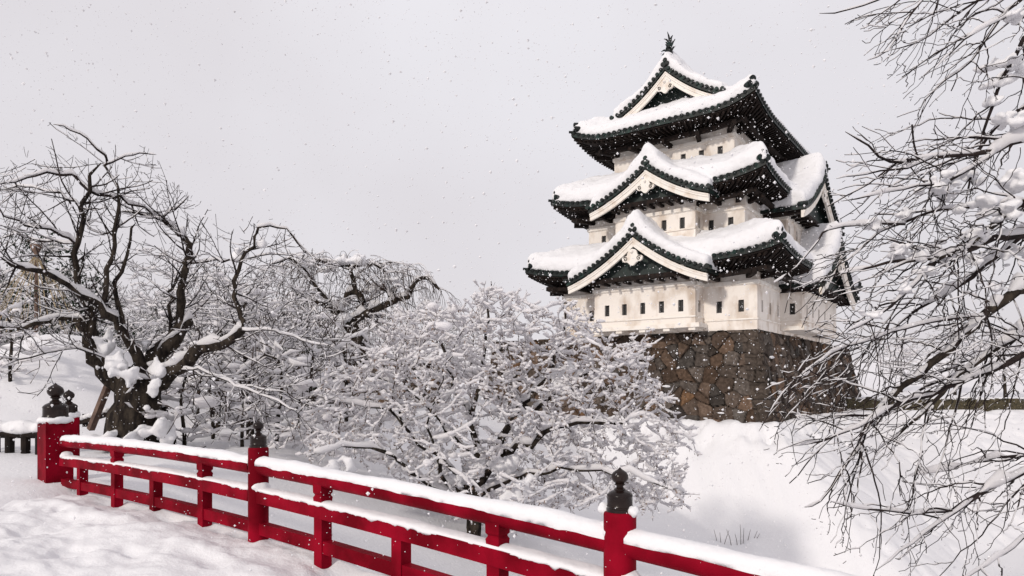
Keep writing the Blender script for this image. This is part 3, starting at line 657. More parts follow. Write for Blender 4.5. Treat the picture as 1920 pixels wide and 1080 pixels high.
# ------------------------------------------------------------------ trees
def tube_arrays(polys, sides, snow=False, hmax=.15, seed=0, h0=.02, hk=.9, drop=.2, lump=0):
    """polys: list of (P[n,3], R[n]); returns vertices and quads for all of them, or for the snow lying on them"""
    by = {}
    for P, R in polys: by.setdefault(len(P), []).append((P, R))
    Vs, Qs, n0 = [], [], 0; r = np.random.default_rng(seed)
    th = np.linspace(0, 2*np.pi, sides, endpoint=False); cs, sn = np.cos(th), np.sin(th)
    for n, lst in by.items():
        if n < 2: continue
        P = np.array([p for p, _ in lst]); R = np.array([q for _, q in lst])
        T = np.gradient(P, axis=1); T /= np.maximum(np.linalg.norm(T, axis=2, keepdims=True), 1e-9)
        if snow:
            hf = np.clip((np.sqrt(np.clip(1-T[..., 2]**2, 0, 1))-.40)/.45, 0, 1)
            nz = r.random(R.shape)
            nz = np.where(nz < drop, 0.0, .45+.9*nz)
            if lump: nz = nz*(1+lump*np.maximum(0, vnoise(P*2.6, seed)-.05)*2.2)
            h = np.minimum(h0+hk*R, hmax)*hf*nz; h[:, -1] *= .5
            a = np.stack([-T[..., 1], T[..., 0], np.zeros(R.shape)], -1); a /= np.maximum(np.linalg.norm(a, axis=2, keepdims=True), 1e-6)
            wd = (R*.92+.22*h)*np.where(h > 0, 1, .1); ctr = P+np.array([0, 0, 1.])*(R*.55+h*.32)[..., None]
            up = np.array([0, 0, 1.])
            V = ctr[:, :, None]+a[:, :, None]*(wd[..., None, None]*cs[:, None])+up*((h*.75)[..., None, None]*sn[:, None])
        else:
            ref = np.where((np.abs(T.mean(1)[:, 2]) > .8)[:, None], np.array([1., 0, 0]), np.array([0, 0, 1.]))[:, None]
            a = np.cross(T, np.broadcast_to(ref, T.shape)); a /= np.maximum(np.linalg.norm(a, axis=2, keepdims=True), 1e-6); b = np.cross(T, a)
            V = P[:, :, None]+(a[:, :, None]*cs[:, None]+b[:, :, None]*sn[:, None])*R[..., None, None]
        m = len(lst); idx = np.arange(m*n*sides).reshape(m, n, sides)+n0; rl = np.roll(idx, -1, 2)
        Qs.append(np.stack([idx[:, :-1], rl[:, :-1], rl[:, 1:], idx[:, 1:]], -1).reshape(-1, 4)); Vs.append(V.reshape(-1, 3)); n0 += m*n*sides
    return np.concatenate(Vs), np.concatenate(Qs)
def tubes(name, polys, sides, m, parent, **k):
    if not polys: return None
    V, Q = tube_arrays(polys, sides, **k); o = mk(name, V, [Q], m, parent, True); return tag(o, kind='stuff') if 'twig' in name or 'snow' in name or name == 'buds' else o
def smooth_line(P, step):
    P = np.asarray(P, float); n = len(P)
    if n == 2: ext = np.array([2*P[0]-P[1], P[0], P[1], 2*P[1]-P[0]])
    else: ext = np.concatenate([[2*P[0]-P[1]], P, [2*P[-1]-P[-2]]])
    out = []
    for i in range(n-1):
        p0, p1, p2, p3 = ext[i:i+4]; m = max(2, int(np.linalg.norm((p2-p1)[:3])/step))
        t = np.linspace(0, 1, m, endpoint=False)[:, None]
        out.append(.5*((2*p1)+(-p0+p2)*t+(2*p0-5*p1+4*p2-p3)*t*t+(-p0+3*p1-3*p2+p3)*t**3))
    return np.concatenate(out+[P[-1:]])
class Skel:
    """a branching skeleton: limbs traced by eye, each at its own depth, then grown further"""
    def __init__(s, seed): s.P, s.R, s.par, s.px = [], [], [], []; s.r = np.random.default_rng(seed)
    def limb(s, pts, r0, r1, Y1=None, Y0=None, step=.22, wig=.035):
        """pts in photo pixels, radii in pixels at the photo's size; starts at the nearest limb already there"""
        pts = np.array(pts, float)
        if s.P:
            d = np.hypot(*(np.array(s.px)-pts[0]).T); j = int(d.argmin())
            if Y0 is None: Y0 = s.P[j][1]
        else: j = -1
        Y1 = Y0 if Y1 is None else Y1
        L = np.concatenate([[0], np.cumsum(np.hypot(*np.diff(pts, axis=0).T))]); L /= L[-1]
        Ys = Y0+(Y1-Y0)*L; W = np.array([[*at(x, y, Y), ] for (x, y), Y in zip(pts, Ys)]); rr = (r0+(r1-r0)*L)*Ys/F_PX
        C = smooth_line(np.c_[W, rr, pts], step); C[1:, :3] += s.r.normal(0, wig, (len(C)-1, 3))*np.minimum(1, C[1:, 3:4]/.05+.4)
        if j >= 0: C[0, :3] = C[0, :3]*.3+s.P[j]*.7
        for k, c in enumerate(C):
            s.P.append(c[:3]); s.R.append(max(c[3], .004)); s.par.append(j if k == 0 else len(s.P)-2); s.px.append(c[4:6])
        return s
    def line(s, W, radii, step=.25, par=None):
        C = smooth_line(np.c_[np.array(W, float), radii], step)
        if s.P and par is None: j = int(np.linalg.norm(np.array(s.P)-C[0, :3], axis=1).argmin())
        else: j = -1 if par is None else par
        for k, c in enumerate(C):
            s.P.append(c[:3]); s.R.append(c[3]); s.par.append(j if k == 0 else len(s.P)-2)
            s.px.append((CX+F_PX*c[0]/c[1], HY-F_PX*(c[2]-CAM[2])/c[1]))
        return s
    def colonize(s, A, step=.25, infl=2.5, kill=.35, iters=60, trop=(0, 0, 0), jit=.25, r_tip=.006, expo=2.4):
        P = list(s.P); par = list(s.par); R0 = list(s.R); A = np.asarray(A, float); alive = np.ones(len(A), bool)
        Pa = np.array(P); near = np.zeros(len(A), int); nd = np.full(len(A), 1e9)
        def upd(i0):
            Q = np.array(P[i0:])
            for c in range(0, len(Q), 400):
                d = np.linalg.norm(A[:, None]-Q[None, c:c+400], axis=2); k = d.argmin(1); dm = d[np.arange(len(A)), k]; b = dm < nd
                nd[b] = dm[b]; near[b] = k[b]+i0+c
        upd(0); trop = np.array(trop, float)
        for it in range(iters):
            act = alive & (nd < infl) & (nd > kill)
            if not act.any(): break
            ids, inv = np.unique(near[act], return_inverse=True); acc = np.zeros((len(ids), 3))
            v = A[act]-np.array(P)[near[act]]; v /= np.linalg.norm(v, axis=1, keepdims=True); np.add.at(acc, inv, v)
            acc /= np.maximum(np.linalg.norm(acc, axis=1, keepdims=True), 1e-6); acc += trop+s.r.normal(0, jit, acc.shape); acc /= np.linalg.norm(acc, axis=1, keepdims=True)
            n0 = len(P)
            for i, v in zip(ids, acc): P.append(P[i]+v*step); par.append(int(i)); R0.append(0.0)
            upd(n0); alive &= nd > kill
        n = len(P); acc = np.zeros(n); R = np.zeros(n)
        for i in range(n-1, -1, -1):
            a = acc[i] if acc[i] > 0 else r_tip**expo
            R[i] = max(a**(1/expo), R0[i]); acc[i] = a
            if par[i] >= 0: acc[par[i]] += a
        s.P, s.R, s.par = [np.array(p) for p in P], list(R), par; return s
    def chains(s):
        n = len(s.P); kids = [[] for _ in range(n)]; roots = []
        for i, p in enumerate(s.par): (kids[p] if p >= 0 else roots).append(i)
        out, st = [], [(r, -1) for r in roots]
        while st:
            i, p = st.pop(); idx = [] if p < 0 else [p]
            while True:
                idx.append(i)
                if not kids[i]: break
                ks = sorted(kids[i], key=lambda k: (k != i+1 or s.R[k] < .6*s.R[i], -s.R[k])); st += [(k, i) for k in ks[1:]]; i = ks[0]
            if len(idx) > 1:
                P = np.array([s.P[k] for k in idx]); R = np.array([s.R[k] for k in idx])
                if p >= 0: R[0] = min(R[0], R[1]*1.15)
                R[-1] *= .4; out.append((P, R))
        return out
def sprout(chains, r, per_m, length, ang=(35, 75), trop=(0, 0, .15), curl=.25, n=6, rk=.55, rmax=.03, rmin=.0035, rlim=(0, 1), flat=.6, fwd=0, start=.1):
    """side shoots along every chain"""
    out = []; trop = np.array(trop, float)
    for P, R in chains:
        seg = np.linalg.norm(np.diff(P, axis=0), axis=1); L = np.concatenate([[0], np.cumsum(seg)])
        k = r.poisson(per_m*L[-1]*(1-start))
        for _ in range(k):
            t = L[-1]*(start+(1-start)*r.random()); i = min(np.searchsorted(L, t), len(P)-1); i = max(i, 1); f = (t-L[i-1])/max(seg[i-1], 1e-6)
            p = P[i-1]*(1-f)+P[i]*f; rr = R[i-1]*(1-f)+R[i]*f
            if not rlim[0] <= rr <= rlim[1]: continue
            T = (P[i]-P[i-1])/max(seg[i-1], 1e-6); v = r.normal(size=3); v[2] *= flat; v -= T*(v@T); v /= max(np.linalg.norm(v), 1e-6)
            a = R_(r.uniform(*ang)); d = T*math.cos(a)+v*math.sin(a); le = r.uniform(*length); q = [p]
            for j in range(n-1):
                d = d+trop*(j+1)/n+r.normal(0, curl, 3)/n+T*fwd/n; d /= np.linalg.norm(d); q.append(q[-1]+d*le/(n-1))
            r0 = min(rr*rk, rmax); out.append((np.array(q), np.maximum(np.linspace(r0, r0*.35, n), rmin)))
    return out
def in_poly(poly, n, r):
    poly = np.array(poly, float); lo, hi = poly.min(0), poly.max(0); out = []
    while len(out) < n:
        x, y = r.uniform(lo, hi); c = False; j = len(poly)-1
        for i in range(len(poly)):
            if (poly[i, 1] > y) != (poly[j, 1] > y) and x < (poly[j, 0]-poly[i, 0])*(y-poly[i, 1])/(poly[j, 1]-poly[i, 1])+poly[i, 0]: c = not c
            j = i
        if c: out.append((x, y))
    return np.array(out)
def clumps(name, spots, rad, parent, r, m, lvl=1, flat=.55, amp=.5):
    """uneven little heaps lying on the branches"""
    V0, T0 = ICO[lvl]; n = len(spots); spots = np.asarray(spots)
    if n == 0: return None
    s = r.uniform(*rad, n) if isinstance(rad, tuple) else np.asarray(rad)
    V = V0[None]*(1+amp*r.uniform(-1, 1, (n, len(V0), 1))) if lvl == 1 else V0[None]*(1+amp*fbm(V0[None]*1.7+r.uniform(0, 50, (n, 1, 3)), 2, 3)[..., None])
    sc = np.stack([s*r.uniform(.7, 1.5, n), s*r.uniform(.7, 1.5, n), s*r.uniform(flat*.7, flat*1.3, n)], -1)
    a = r.uniform(0, 6.28, n); V = V*sc[:, None]; c, si = np.cos(a)[:, None], np.sin(a)[:, None]
    V = np.stack([V[..., 0]*c-V[..., 1]*si, V[..., 0]*si+V[..., 1]*c, V[..., 2]], -1)+spots[:, None]
    T = T0[None]+(np.arange(n)*len(V0))[:, None, None]
    return tag(mk(name, V.reshape(-1, 3), [T.reshape(-1, 3)], m, parent, True), kind='stuff')
def leaves(name, spots, size, parent, r, m):
    n = len(spots); a = r.normal(size=(n, 3)); b = r.normal(size=(n, 3)); a /= np.linalg.norm(a, axis=1, keepdims=True); b /= np.linalg.norm(b, axis=1, keepdims=True)
    s = r.uniform(*size, n)[:, None]; c = np.asarray(spots)
    V = np.stack([c-a*s, c+b*s*.45, c+a*s, c-b*s*.45], 1); return tag(mk(name, V.reshape(-1, 3), [np.arange(4*n).reshape(n, 4)], m, parent), kind='stuff')
def pts_on(chains, r, per_m, rlim=(0, 1)):
    out = []
    for P, R in chains:
        L = np.linalg.norm(np.diff(P, axis=0), axis=1)
        for i, l in enumerate(L):
            if rlim[0] <= R[i] <= rlim[1]:
                for _ in range(r.poisson(per_m*l)): f = r.random(); out.append((*(P[i]*(1-f)+P[i+1]*f), R[i]))
    return np.array(out).reshape(-1, 4)

# --- the old cherry on the left bank
def trunk_flare(s): pass
t = thing('cherry_tree', 'old bare cherry tree with thick forked trunk and arching snowy limbs at left', 'tree', at(250, 822, 14))
t_off = np.array(t.location)
k = Skel(3); YC = 14.0
k.limb([(246, 840), (250, 800), (256, 760), (262, 722), (268, 700)], 48, 34, YC, YC, .2, .012)
k.limb([(236, 735), (212, 712), (190, 683), (180, 657), (167, 627), (150, 600)], 21, 12, 13.6)
k.limb([(150, 600), (117, 597), (67, 603), (7, 611), (-40, 606)], 6, 3, 12.6)
k.limb([(183, 640), (172, 590), (158, 560), (147, 530), (138, 477), (153, 430), (150, 390), (163, 353), (183, 303)], 7, 3.0, 13.2)
k.limb([(263, 690), (247, 653), (233, 623), (213, 597), (187, 573), (157, 553), (130, 533), (77, 513), (33, 502), (0, 490)], 11, 3.5, 12.2)
k.limb([(268, 705), (293, 667), (320, 643), (343, 617), (360, 597)], 20, 11, 14.6)
k.limb([(345, 612), (338, 570), (343, 533), (347, 520), (353, 493), (360, 467), (350, 453), (337, 438), (310, 417), (277, 403), (233, 398)], 9, 2.5, 14.4)
k.limb([(290, 735), (310, 707), (333, 687), (367, 663), (400, 650), (433, 633), (457, 617)], 17, 7, 13.3)
k.limb([(452, 620), (480, 615), (513, 620), (567, 637), (617, 645)], 2.2, .9, 12.6)
k.limb([(457, 617), (450, 600), (445, 560), (440, 523), (453, 490), (470, 460), (480, 433), (497, 422), (523, 427), (550, 443), (573, 473)], 5, 1.2, 13.6)
k.limb([(233, 623), (225, 590), (217, 550), (223, 507), (240, 453), (250, 413)], 5, 1.8, 13.5)
k.limb([(190, 573), (197, 530), (207, 483), (218, 430), (225, 380), (220, 350), (206, 325), (190, 303)], 5, 2, 13.8)
k.limb([(320, 640), (317, 600), (317, 560), (325, 537), (342, 500)], 4, 2, 15)
k.limb([(215, 300), (187, 280), (157, 260), (133, 243), (97, 232)], 3, 1.3, 13.3)
k.limb([(163, 353), (143, 333), (113, 323), (67, 327), (27, 338), (-5, 350)], 4, 1.5, 12.6)
k.limb([(150, 387), (123, 370), (97, 360), (50, 353), (5, 350)], 2.5, 1.2, 14)
k.limb([(163, 355), (200, 367), (227, 377), (267, 390), (297, 410), (310, 417)], 4, 2, 14.4)
k.limb([(137, 460), (120, 440), (90, 428), (50, 427), (20, 410), (-3, 388)], 3.5, 1.6, 12.4)
k.limb([(137, 455), (83, 453), (33, 440), (0, 446)], 2.2, 1.2, 13.8)
k.limb([(353, 492), (417, 488), (483, 482), (560, 478)], 2.5, 1, 13.4)
k.limb([(218, 425), (190, 440), (165, 430), (175, 415)], 1.8, 1, 14)
k.limb([(310, 417), (312, 400), (330, 385), (355, 370)], 2, 1, 14.2)
k.limb([(225, 300), (250, 287), (275, 287), (292, 291)], 2, 1, 14)
k.limb([(330, 690), (400, 705), (470, 725), (540, 735)], 2, .9, 12.8)
k.limb([(320, 705), (360, 690), (430, 715), (520, 755), (560, 770)], 2, .9, 12.4)
k.limb([(260, 740), (180, 662), (120, 650), (60, 668), (0, 690)], 2.5, 1.2, 12.6)
lc = k.chains(); r = np.random.default_rng(5)
lc2 = [(P-t_off, R) for P, R in lc]
s1 = sprout(lc2, r, 4.3, (.4, 1.5), (35, 85), (0, 0, .06), .9, 8, .55, .02, .0075, (.006, .14), .75, .25)
s2 = sprout(s1, r, 4.4, (.25, .8), (30, 70), (0, 0, .16), .6, 6, .6, .010, .0055, flat=.8, start=.1)
s3 = sprout(s1+s2, r, 3.4, (.06, .20), (40, 80), (0, 0, .3), .3, 3, .7, .007, .0042, flat=1)
ytop = lambda P: np.interp((P[:, 0]+t_off[0])/(P[:, 1]+t_off[1])*F_PX+CX, [-120, 0, 50, 90, 160, 220, 290, 310, 360, 405, 450, 480, 520, 560, 600, 700], [340, 318, 262, 232, 236, 268, 286, 330, 366, 405, 424, 405, 415, 440, 480, 560])
ypx = lambda P: HY-F_PX*(P[:, 2]+t_off[2]-CAM[2])/(P[:, 1]+t_off[1])
low = lambda L: [c for c in L if (ypx(c[0])-ytop(c[0])).min() > -6]
s1, s2, s3 = low(s1), low(s2), low(s3)
s0 = sprout(lc2, r, 2.6, (.08, .22), (50, 90), (0, 0, .4), .3, 3, .5, .007, .005, (0.005, .06), 1)
big = [(P, R*(1+.10*fbm(P*3.1, 2, 3))) for P, R in lc2 if R[0] > .05]; sm = [c for c in lc2 if c[1][0] <= .05]
tubes('trunk', big, 12, M['bark'], t)
tubes('twigs', sm+s1, 5, M['twig'], t); tw = tubes('fine_twigs', s0+s2+s3, 3, M['twig'], t)
sn = tubes('branch_snow', lc2, 8, M['tsnow'], t, snow=True, hmax=.18, seed=4, h0=.014, hk=1.35, drop=.08)
tubes('twig_snow', s1+s2, 5, M['tsnow'], t, snow=True, hmax=.045, seed=5, h0=.010, hk=.8, drop=.45)
def meld(o, v=.05, it=4):
    m_ = o.modifiers.new('remesh', 'REMESH'); m_.mode = 'VOXEL'; m_.voxel_size = v; m_.use_smooth_shade = True
    m_ = o.modifiers.new('smooth', 'SMOOTH'); m_.iterations = it; m_.factor = .6
    t2 = bpy.data.textures.new('crumbs', 'CLOUDS'); t2.noise_scale = v*4; t2.noise_depth = 2; d2 = o.modifiers.new('crumbs', 'DISPLACE'); d2.texture = t2; d2.strength = v*1.6; d2.texture_coords = 'LOCAL'
# drifts lodged in the forks
def drift(tree, x, y, Y, rad, fl, sd_, off, name='fork_snow', v=.05, it=4):
    mbs = MB(); q = np.random.default_rng(sd_); c = at(x, y, Y)-off
    for i in range(18): blob(mbs, c+q.normal(0, rad*.6, 3)*np.array([1, .7, .8*fl]), rad*q.uniform(.16, .46), fl, 3, .7, sd_*7+i)
    meld(mbs.build(name, M['snow'], tree, True), v, it)
for (x, y, Y, rad, fl, sd_) in ((222, 688, 13.5, .20, 1.3, 1), (238, 708, 13.35, .22, 1.0, 2), (205, 645, 13.7, .17, 1.4, 3), (296, 695, 13.8, .18, 1.6, 4), (290, 722, 13.5, .15, 1.4, 9), (372, 645, 13.7, .16, .7, 5), (275, 764, 13.5, .08, 1.2, 6),
                                (345, 432, 14.3, .13, .6, 7), (300, 815, 13.6, .40, .8, 11), (205, 825, 13.6, .3, .8, 12), (452, 480, 13.5, .17, .9, 13), (490, 458, 13.5, .12, .8, 14), (265, 645, 14.0, .15, 1.1, 15)):
    drift(t, x, y, Y, rad, fl, sd_, t_off)

# --- the maple in front of the castle, every twig loaded with snow
YM = 14.5
t = thing('maple_tree', 'wide spreading maple loaded with snow between the red bridge railing and the castle', 'tree', at(886, 1075, YM)); t_off = np.array(t.location)
k = Skel(11)
k.limb([(886, 1110), (886, 1050), (888, 990), (893, 930), (897, 905)], 15, 14, YM, YM, .2, .01)
k.limb([(893, 915), (895, 880), (897, 860), (893, 837), (880, 800), (877, 760), (850, 735), (835, 705)], 8, 3, 15.5)
k.limb([(897, 905), (923, 860), (955, 842), (990, 833), (1040, 800), (1110, 795), (1170, 797)], 11, 2.5, 13.6)
k.limb([(890, 925), (863, 907), (850, 880), (830, 860), (800, 843), (760, 800), (730, 770)], 6, 2, 14)
k.limb([(888, 945), (838, 905), (823, 873), (820, 853), (800, 800)], 6, 2, 13.2)
k.limb([(887, 960), (800, 905), (770, 887), (747, 863), (720, 847), (670, 833), (623, 845), (590, 850)], 6, 2, 12.6)
k.limb([(923, 860), (950, 800), (977, 757), (990, 740), (1017, 710), (1033, 683), (1050, 647), (1060, 603), (1063, 567)], 8, 1.6, 15.3)
k.limb([(977, 770), (1007, 767), (1033, 743), (1067, 717), (1107, 697), (1150, 690), (1200, 665)], 6, 1.6, 14.8)
k.limb([(880, 790), (895, 740), (907, 670), (915, 603), (913, 555), (925, 525)], 5, 1.4, 15.6)
k.limb([(845, 730), (843, 687), (827, 647), (810, 610), (795, 575)], 4, 1.4, 16)
k.limb([(895, 850), (850, 820), (800, 760), (740, 720), (690, 700)], 5, 1.6, 15)
k.limb([(893, 930), (960, 900), (1030, 880), (1100, 880), (1180, 890), (1260, 920)], 6, 1.6, 12.6)
k.limb([(740, 770), (690, 765), (640, 750), (590, 740)], 2.5, 1.4, 13.6)
k.limb([(950, 790), (965, 720), (985, 660), (1000, 610)], 3.5, 1.4, 16.2)
r = np.random.default_rng(12)
POLY = [(905, 540), (925, 520), (950, 545), (1005, 565), (1010, 600), (1040, 590), (1062, 558), (1110, 590), (1150, 640), (1200, 640), (1235, 665), (1225, 700), (1262, 735), (1250, 765), (1300, 810), (1310, 830), (1270, 850), (1290, 890), (1285, 945), (1200, 960), (1130, 950),
        (1050, 965), (960, 975), (900, 985), (820, 950), (740, 895), (640, 865), (550, 850), (500, 850), (520, 800), (590, 760), (600, 710), (650, 690), (690, 655), (720, 610), (760, 590), (800, 560), (850, 575), (880, 545)]
px = in_poly(POLY, 4200, r)
cxp, cyp = 900, 760
dep = YM+r.uniform(-1, 1, len(px))*1.7*np.sqrt(np.clip(1-((px[:, 0]-cxp)/460)**2, .12, 1))
A = np.array([at(x, y, Y) for (x, y), Y in zip(px, dep)])
k.colonize(A, .20, 2.2, .26, 70, (0, 0, .03), .22, .006, 2.5)
mc = [(P-t_off, R) for P, R in k.chains()]
s1 = sprout(mc, r, 5.0, (.16, .46), (30, 70), (0, 0, .12), .6, 5, .8, .007, .0045, (0, .02), .7)
s2 = sprout(s1, r, 2.4, (.08, .22), (30, 75), (0, 0, .1), .5, 3, .8, .006, .004, flat=.8)
tubes('trunk', [c for c in mc if c[1][0] > .035], 9, M['bark'], t)
tubes('twigs', [c for c in mc if c[1][0] <= .035], 4, M['twigb'], t); tubes('fine_twigs', s1+s2, 3, M['mtwig'], t)
tubes('branch_snow', mc, 6, M['tsnow'], t, snow=True, hmax=.12, seed=14, h0=.055, hk=1.1, drop=.12)
tubes('twig_snow', s1+s2, 5, M['tsnow'], t, snow=True, hmax=.07, seed=15, h0=.044, hk=1.0, drop=.14)
sp = pts_on(mc+s1+s2, r, 11, (0, .02)); sp = sp[:, :3]+np.array([0, 0, .022]); clumps('snow_clumps', sp, (.015, .046), t, r, M['tsnow'], 1, .6, .35)
sp = pts_on(mc, r, .07, (.004, .1)); sp = sp[:, :3]+np.array([0, 0, .04]); clumps('snow_lumps', sp, (.06, .14), t, r, M['tsnow'], 2, .65, .3)
sp = pts_on(s1+s2, r, 7.0); sp = sp[:, :3]+r.normal(0, .022, (len(sp), 3))-np.array([0, 0, .03]); leaves('dry_leaves', sp, (.018, .046), t, r, M['leaf'])
for (x, y, Y, rad, fl, sd_) in ((1050, 715, 14.8, .30, 1.2, 31), (985, 925, 13.4, .34, .7, 32), (940, 870, 14.0, .26, 1.1, 33), (900, 870, 14.3, .2, 1.2, 34), (640, 870, 12.9, .25, .6, 35), (850, 900, 14.2, .2, .8, 36)): drift(t, x, y, Y, rad, fl, sd_, t_off)

# --- the weeping cherry behind
YW = 26.0
t = thing('weeping_cherry', 'weeping cherry with crooked dark limbs and drooping twigs behind the snowy maple', 'tree', at(676, 700, YW)); t_off = np.array(t.location)
k = Skel(21)
k.limb([(676, 720), (674, 680), (673, 643), (660, 618), (650, 600)], 17, 12, YW, YW, .3, .02)
k.limb([(652, 605), (637, 587), (607, 570), (575, 560), (550, 545)], 9, 3, 25)
k.limb([(657, 610), (670, 585), (680, 563), (667, 547), (650, 550), (648, 570)], 10, 4, 26)
k.limb([(657, 607), (687, 587), (720, 573), (740, 562), (763, 557), (777, 533), (793, 520), (813, 528), (830, 545)], 9, 2.5, 25)
k.limb([(740, 562), (720, 543), (700, 537), (680, 525)], 5, 2, 27)
k.limb([(668, 547), (660, 520), (655, 497), (640, 482)], 5, 2.5, 26)
k.limb([(655, 505), (680, 495), (710, 500), (735, 520)], 4, 2, 25.5)
k.limb([(640, 588), (610, 555), (590, 530), (575, 505)], 5, 2.5, 25)
k.limb([(575, 505), (550, 490), (525, 490), (500, 505)], 3, 1.6, 24)
k.limb([(655, 500), (620, 492), (590, 490), (560, 500)], 3, 1.6, 26.5)
k.limb([(673, 655), (640, 660), (610, 675)], 6, 3, 25.5)
r = np.random.default_rng(22)
wc = [(P-t_off, R) for P, R in k.chains()]
s1 = sprout(wc, r, 2.4, (.8, 2.0), (40, 90), (0, 0, -.12), .8, 8, .5, .03, .010, (.02, .3), .6, .25)
s2 = sprout(wc+s1, r, 5.5, (.7, 2.1), (30, 85), (0, 0, -.75), .4, 9, .4, .014, .006, (.006, .16), .8, .1)
s3 = sprout(s2, r, 1.6, (.3, .8), (20, 50), (0, 0, -.9), .3, 6, .8, .010, .006)
wtop = lambda P: np.interp((P[:, 0]+t_off[0])/(P[:, 1]+t_off[1])*F_PX+CX, [440, 520, 570, 655, 740, 800, 860, 920], [520, 488, 474, 470, 492, 500, 545, 600])
wl_ = lambda L: [c for c in L if (HY-F_PX*(c[0][:, 2]+t_off[2]-CAM[2])/(c[0][:, 1]+t_off[1])-wtop(c[0])).min() > -4]
s1, s2, s3 = wl_(s1), wl_(s2), wl_(s3)
tubes('trunk', [c for c in wc if c[1][0] > .05], 9, M['bark'], t); tubes('twigs', [c for c in wc if c[1][0] <= .05]+s1, 5, M['twig'], t); tubes('hanging_twigs', s2+s3, 3, M['twigb'], t)
tubes('branch_snow', wc, 7, M['tsnow'], t, snow=True, hmax=.26, seed=24, h0=.05, hk=1.2, drop=.1)
tubes('twig_snow', s1+s2+s3, 5, M['tsnow'], t, snow=True, hmax=.07, seed=25, h0=.025, hk=1.0, drop=.55)
for (x, y, Y, rad, fl, sd_) in ((655, 487, 26, .42, .6, 41), (675, 492, 25.6, .35, .6, 42), (570, 490, 25.4, .4, .5, 43), (690, 545, 26.2, .4, .7, 44), (620, 505, 26.4, .35, .6, 45), (735, 525, 25.4, .3, .6, 46), (800, 570, 25, .3, .7, 47), (648, 597, 25.6, .3, .9, 48)): drift(t, x, y, Y, rad, fl, sd_, t_off, 'crown_snow', .08)

# --- the wood behind the cherries: three kinds of snow-laden tree, each then copied
def copy_tree(o, loc, rz, sc, label, group):
    c = o.copy(); COL.objects.link(c); c.location = loc; c.rotation_euler = (0, 0, rz); c.scale = (sc,)*3; c['label'] = label; c['group'] = group
    for ch in list(o.children): d = ch.copy(); COL.objects.link(d); d.parent = c
    return c
def wood_tree(name, seed, H, spread, label, nA, base=.25, snowy=1.0, leafy=False, twig='twig'):
    t = thing(name, label, 'tree', (0, 0, 0)); k = Skel(seed); r = np.random.default_rng(seed)
    lean = r.normal(0, .06, 2)
    k.line([(0, 0, -.6), (lean[0]*H*.2, lean[1]*H*.2, H*.22), (lean[0]*H*.5-.1, lean[1]*H*.5, H*.5), (lean[0]*H, lean[1]*H, H*.72)], [.024*H, .018*H, .012*H, .006*H], .3)
    v = r.normal(size=(nA, 3)); v /= np.linalg.norm(v, axis=1, keepdims=True); v *= (r.random((nA, 1))**.45)
    A = v*np.array([spread, spread, H*(1-base)/2])+np.array([0, 0, H*(1+base)/2])
    k.colonize(A, .32, 4.5, .5, 50, (0, 0, .06), .3, .013, 2.3)
    c = k.chains(); s1 = sprout(c, r, 1.9, (.3, .95), (30, 75), (0, 0, .08), .8, 5, .8, .018, .013, (0, .03), .8)
    s2 = sprout(s1, r, 1.8, (.15, .45), (30, 75), (0, 0, .1), .6, 3, .8, .013, .011)
    tubes('trunk', [q for q in c if q[1][0] > .05], 8, M['bark'], t); tubes('twigs', [q for q in c if q[1][0] <= .05]+s1+s2, 3, M[twig], t)
    tubes('branch_snow', c, 6, M['tsnow'], t, snow=True, hmax=.22, seed=seed, h0=.055*snowy, hk=1.2*snowy, drop=.15)
    tubes('twig_snow', s1+s2, 4, M['tsnow'], t, snow=True, hmax=.12, seed=seed+1, h0=.05*snowy, hk=1.0, drop=.55)
    sp = pts_on(c, r, .25*snowy, (0, .05)); clumps('snow_clumps', sp[:, :3]+np.array([0, 0, .05]), (.08, .26), t, r, M['tsnow'], 2, .55, .35)
    if leafy:
        sp = pts_on(c+s1, r, 14); leaves('needles', sp[:, :3]+r.normal(0, .08, (len(sp), 3)), (.05, .13), t, r, M['needle'])
    return t
KINDS = [wood_tree('snowy_tree', 51, 8.5, 3.3, '-', 620), wood_tree('snowy_tree', 52, 7.5, 3.0, '-', 560, .15, 1.25, twig='twigb'), wood_tree('snowy_tree', 53, 9.5, 3.2, '-', 620, .3, .9)]
PINE = wood_tree('evergreen_tree', 54, 6.5, 2.2, '-', 420, .12, .9, True)
GR = 'snow laden bare trees of the wood behind the old cherry'
SPOTS = [  # photo column, distance, kind, size, turn, label
 (470, 17, 0, .55, .4, 'slender bare tree rising just behind the second bridge post'),
 (405, 19, 2, .52, 1.9, 'thin leaning bare tree right of the old cherry trunk'),
 (560, 21, 1, .58, 2.6, 'low snow laden tree between the second bridge post and the maple'),
 (330, 23, 0, .62, 3.3, 'snowy tree seen behind the thick right limb of the old cherry'),
 (520, 27, 2, .58, 4.4, 'snowy tree left of the weeping cherry crown'),
 (420, 30, 1, .78, 5.0, 'bushy snow laden tree behind the gap right of the old cherry'),
 (225, 33, 2, .66, 0.3, 'distant snowy tree behind the old cherry trunk above the snow mound'),
 (590, 33, 0, .66, 1.2, 'snowy tree directly behind the left half of the weeping cherry'),
 (30, 30, 1, .80, 2.2, 'brown twigged snowy tree at the left edge of the picture'),
 (-60, 26, 0, .72, 3.9, 'tall bare tree cut by the left edge of the picture'),
 (730, 36, 1, .74, 5.5, 'snowy tree behind the right half of the weeping cherry'),
 (820, 37, 0, .62, 0.9, 'snowy tree between the weeping cherry and the castle base'),
 (300, 41, 1, .92, 2.9, 'far snowy tree in the back row behind the old cherry'),
 (490, 43, 0, .85, 4.1, 'far snowy tree in the back row above the second bridge post'),
 (660, 45, 2, 0.74, 5.2, 'far snowy tree in the back row behind the weeping cherry'),
 (140, 40, 0, 0.82, 1.5, 'far snowy tree in the back row right of the rope cone'),
 (880, 46, 1, .75, 3.6, 'far snowy tree in the back row behind the maple crown')]
used = set()
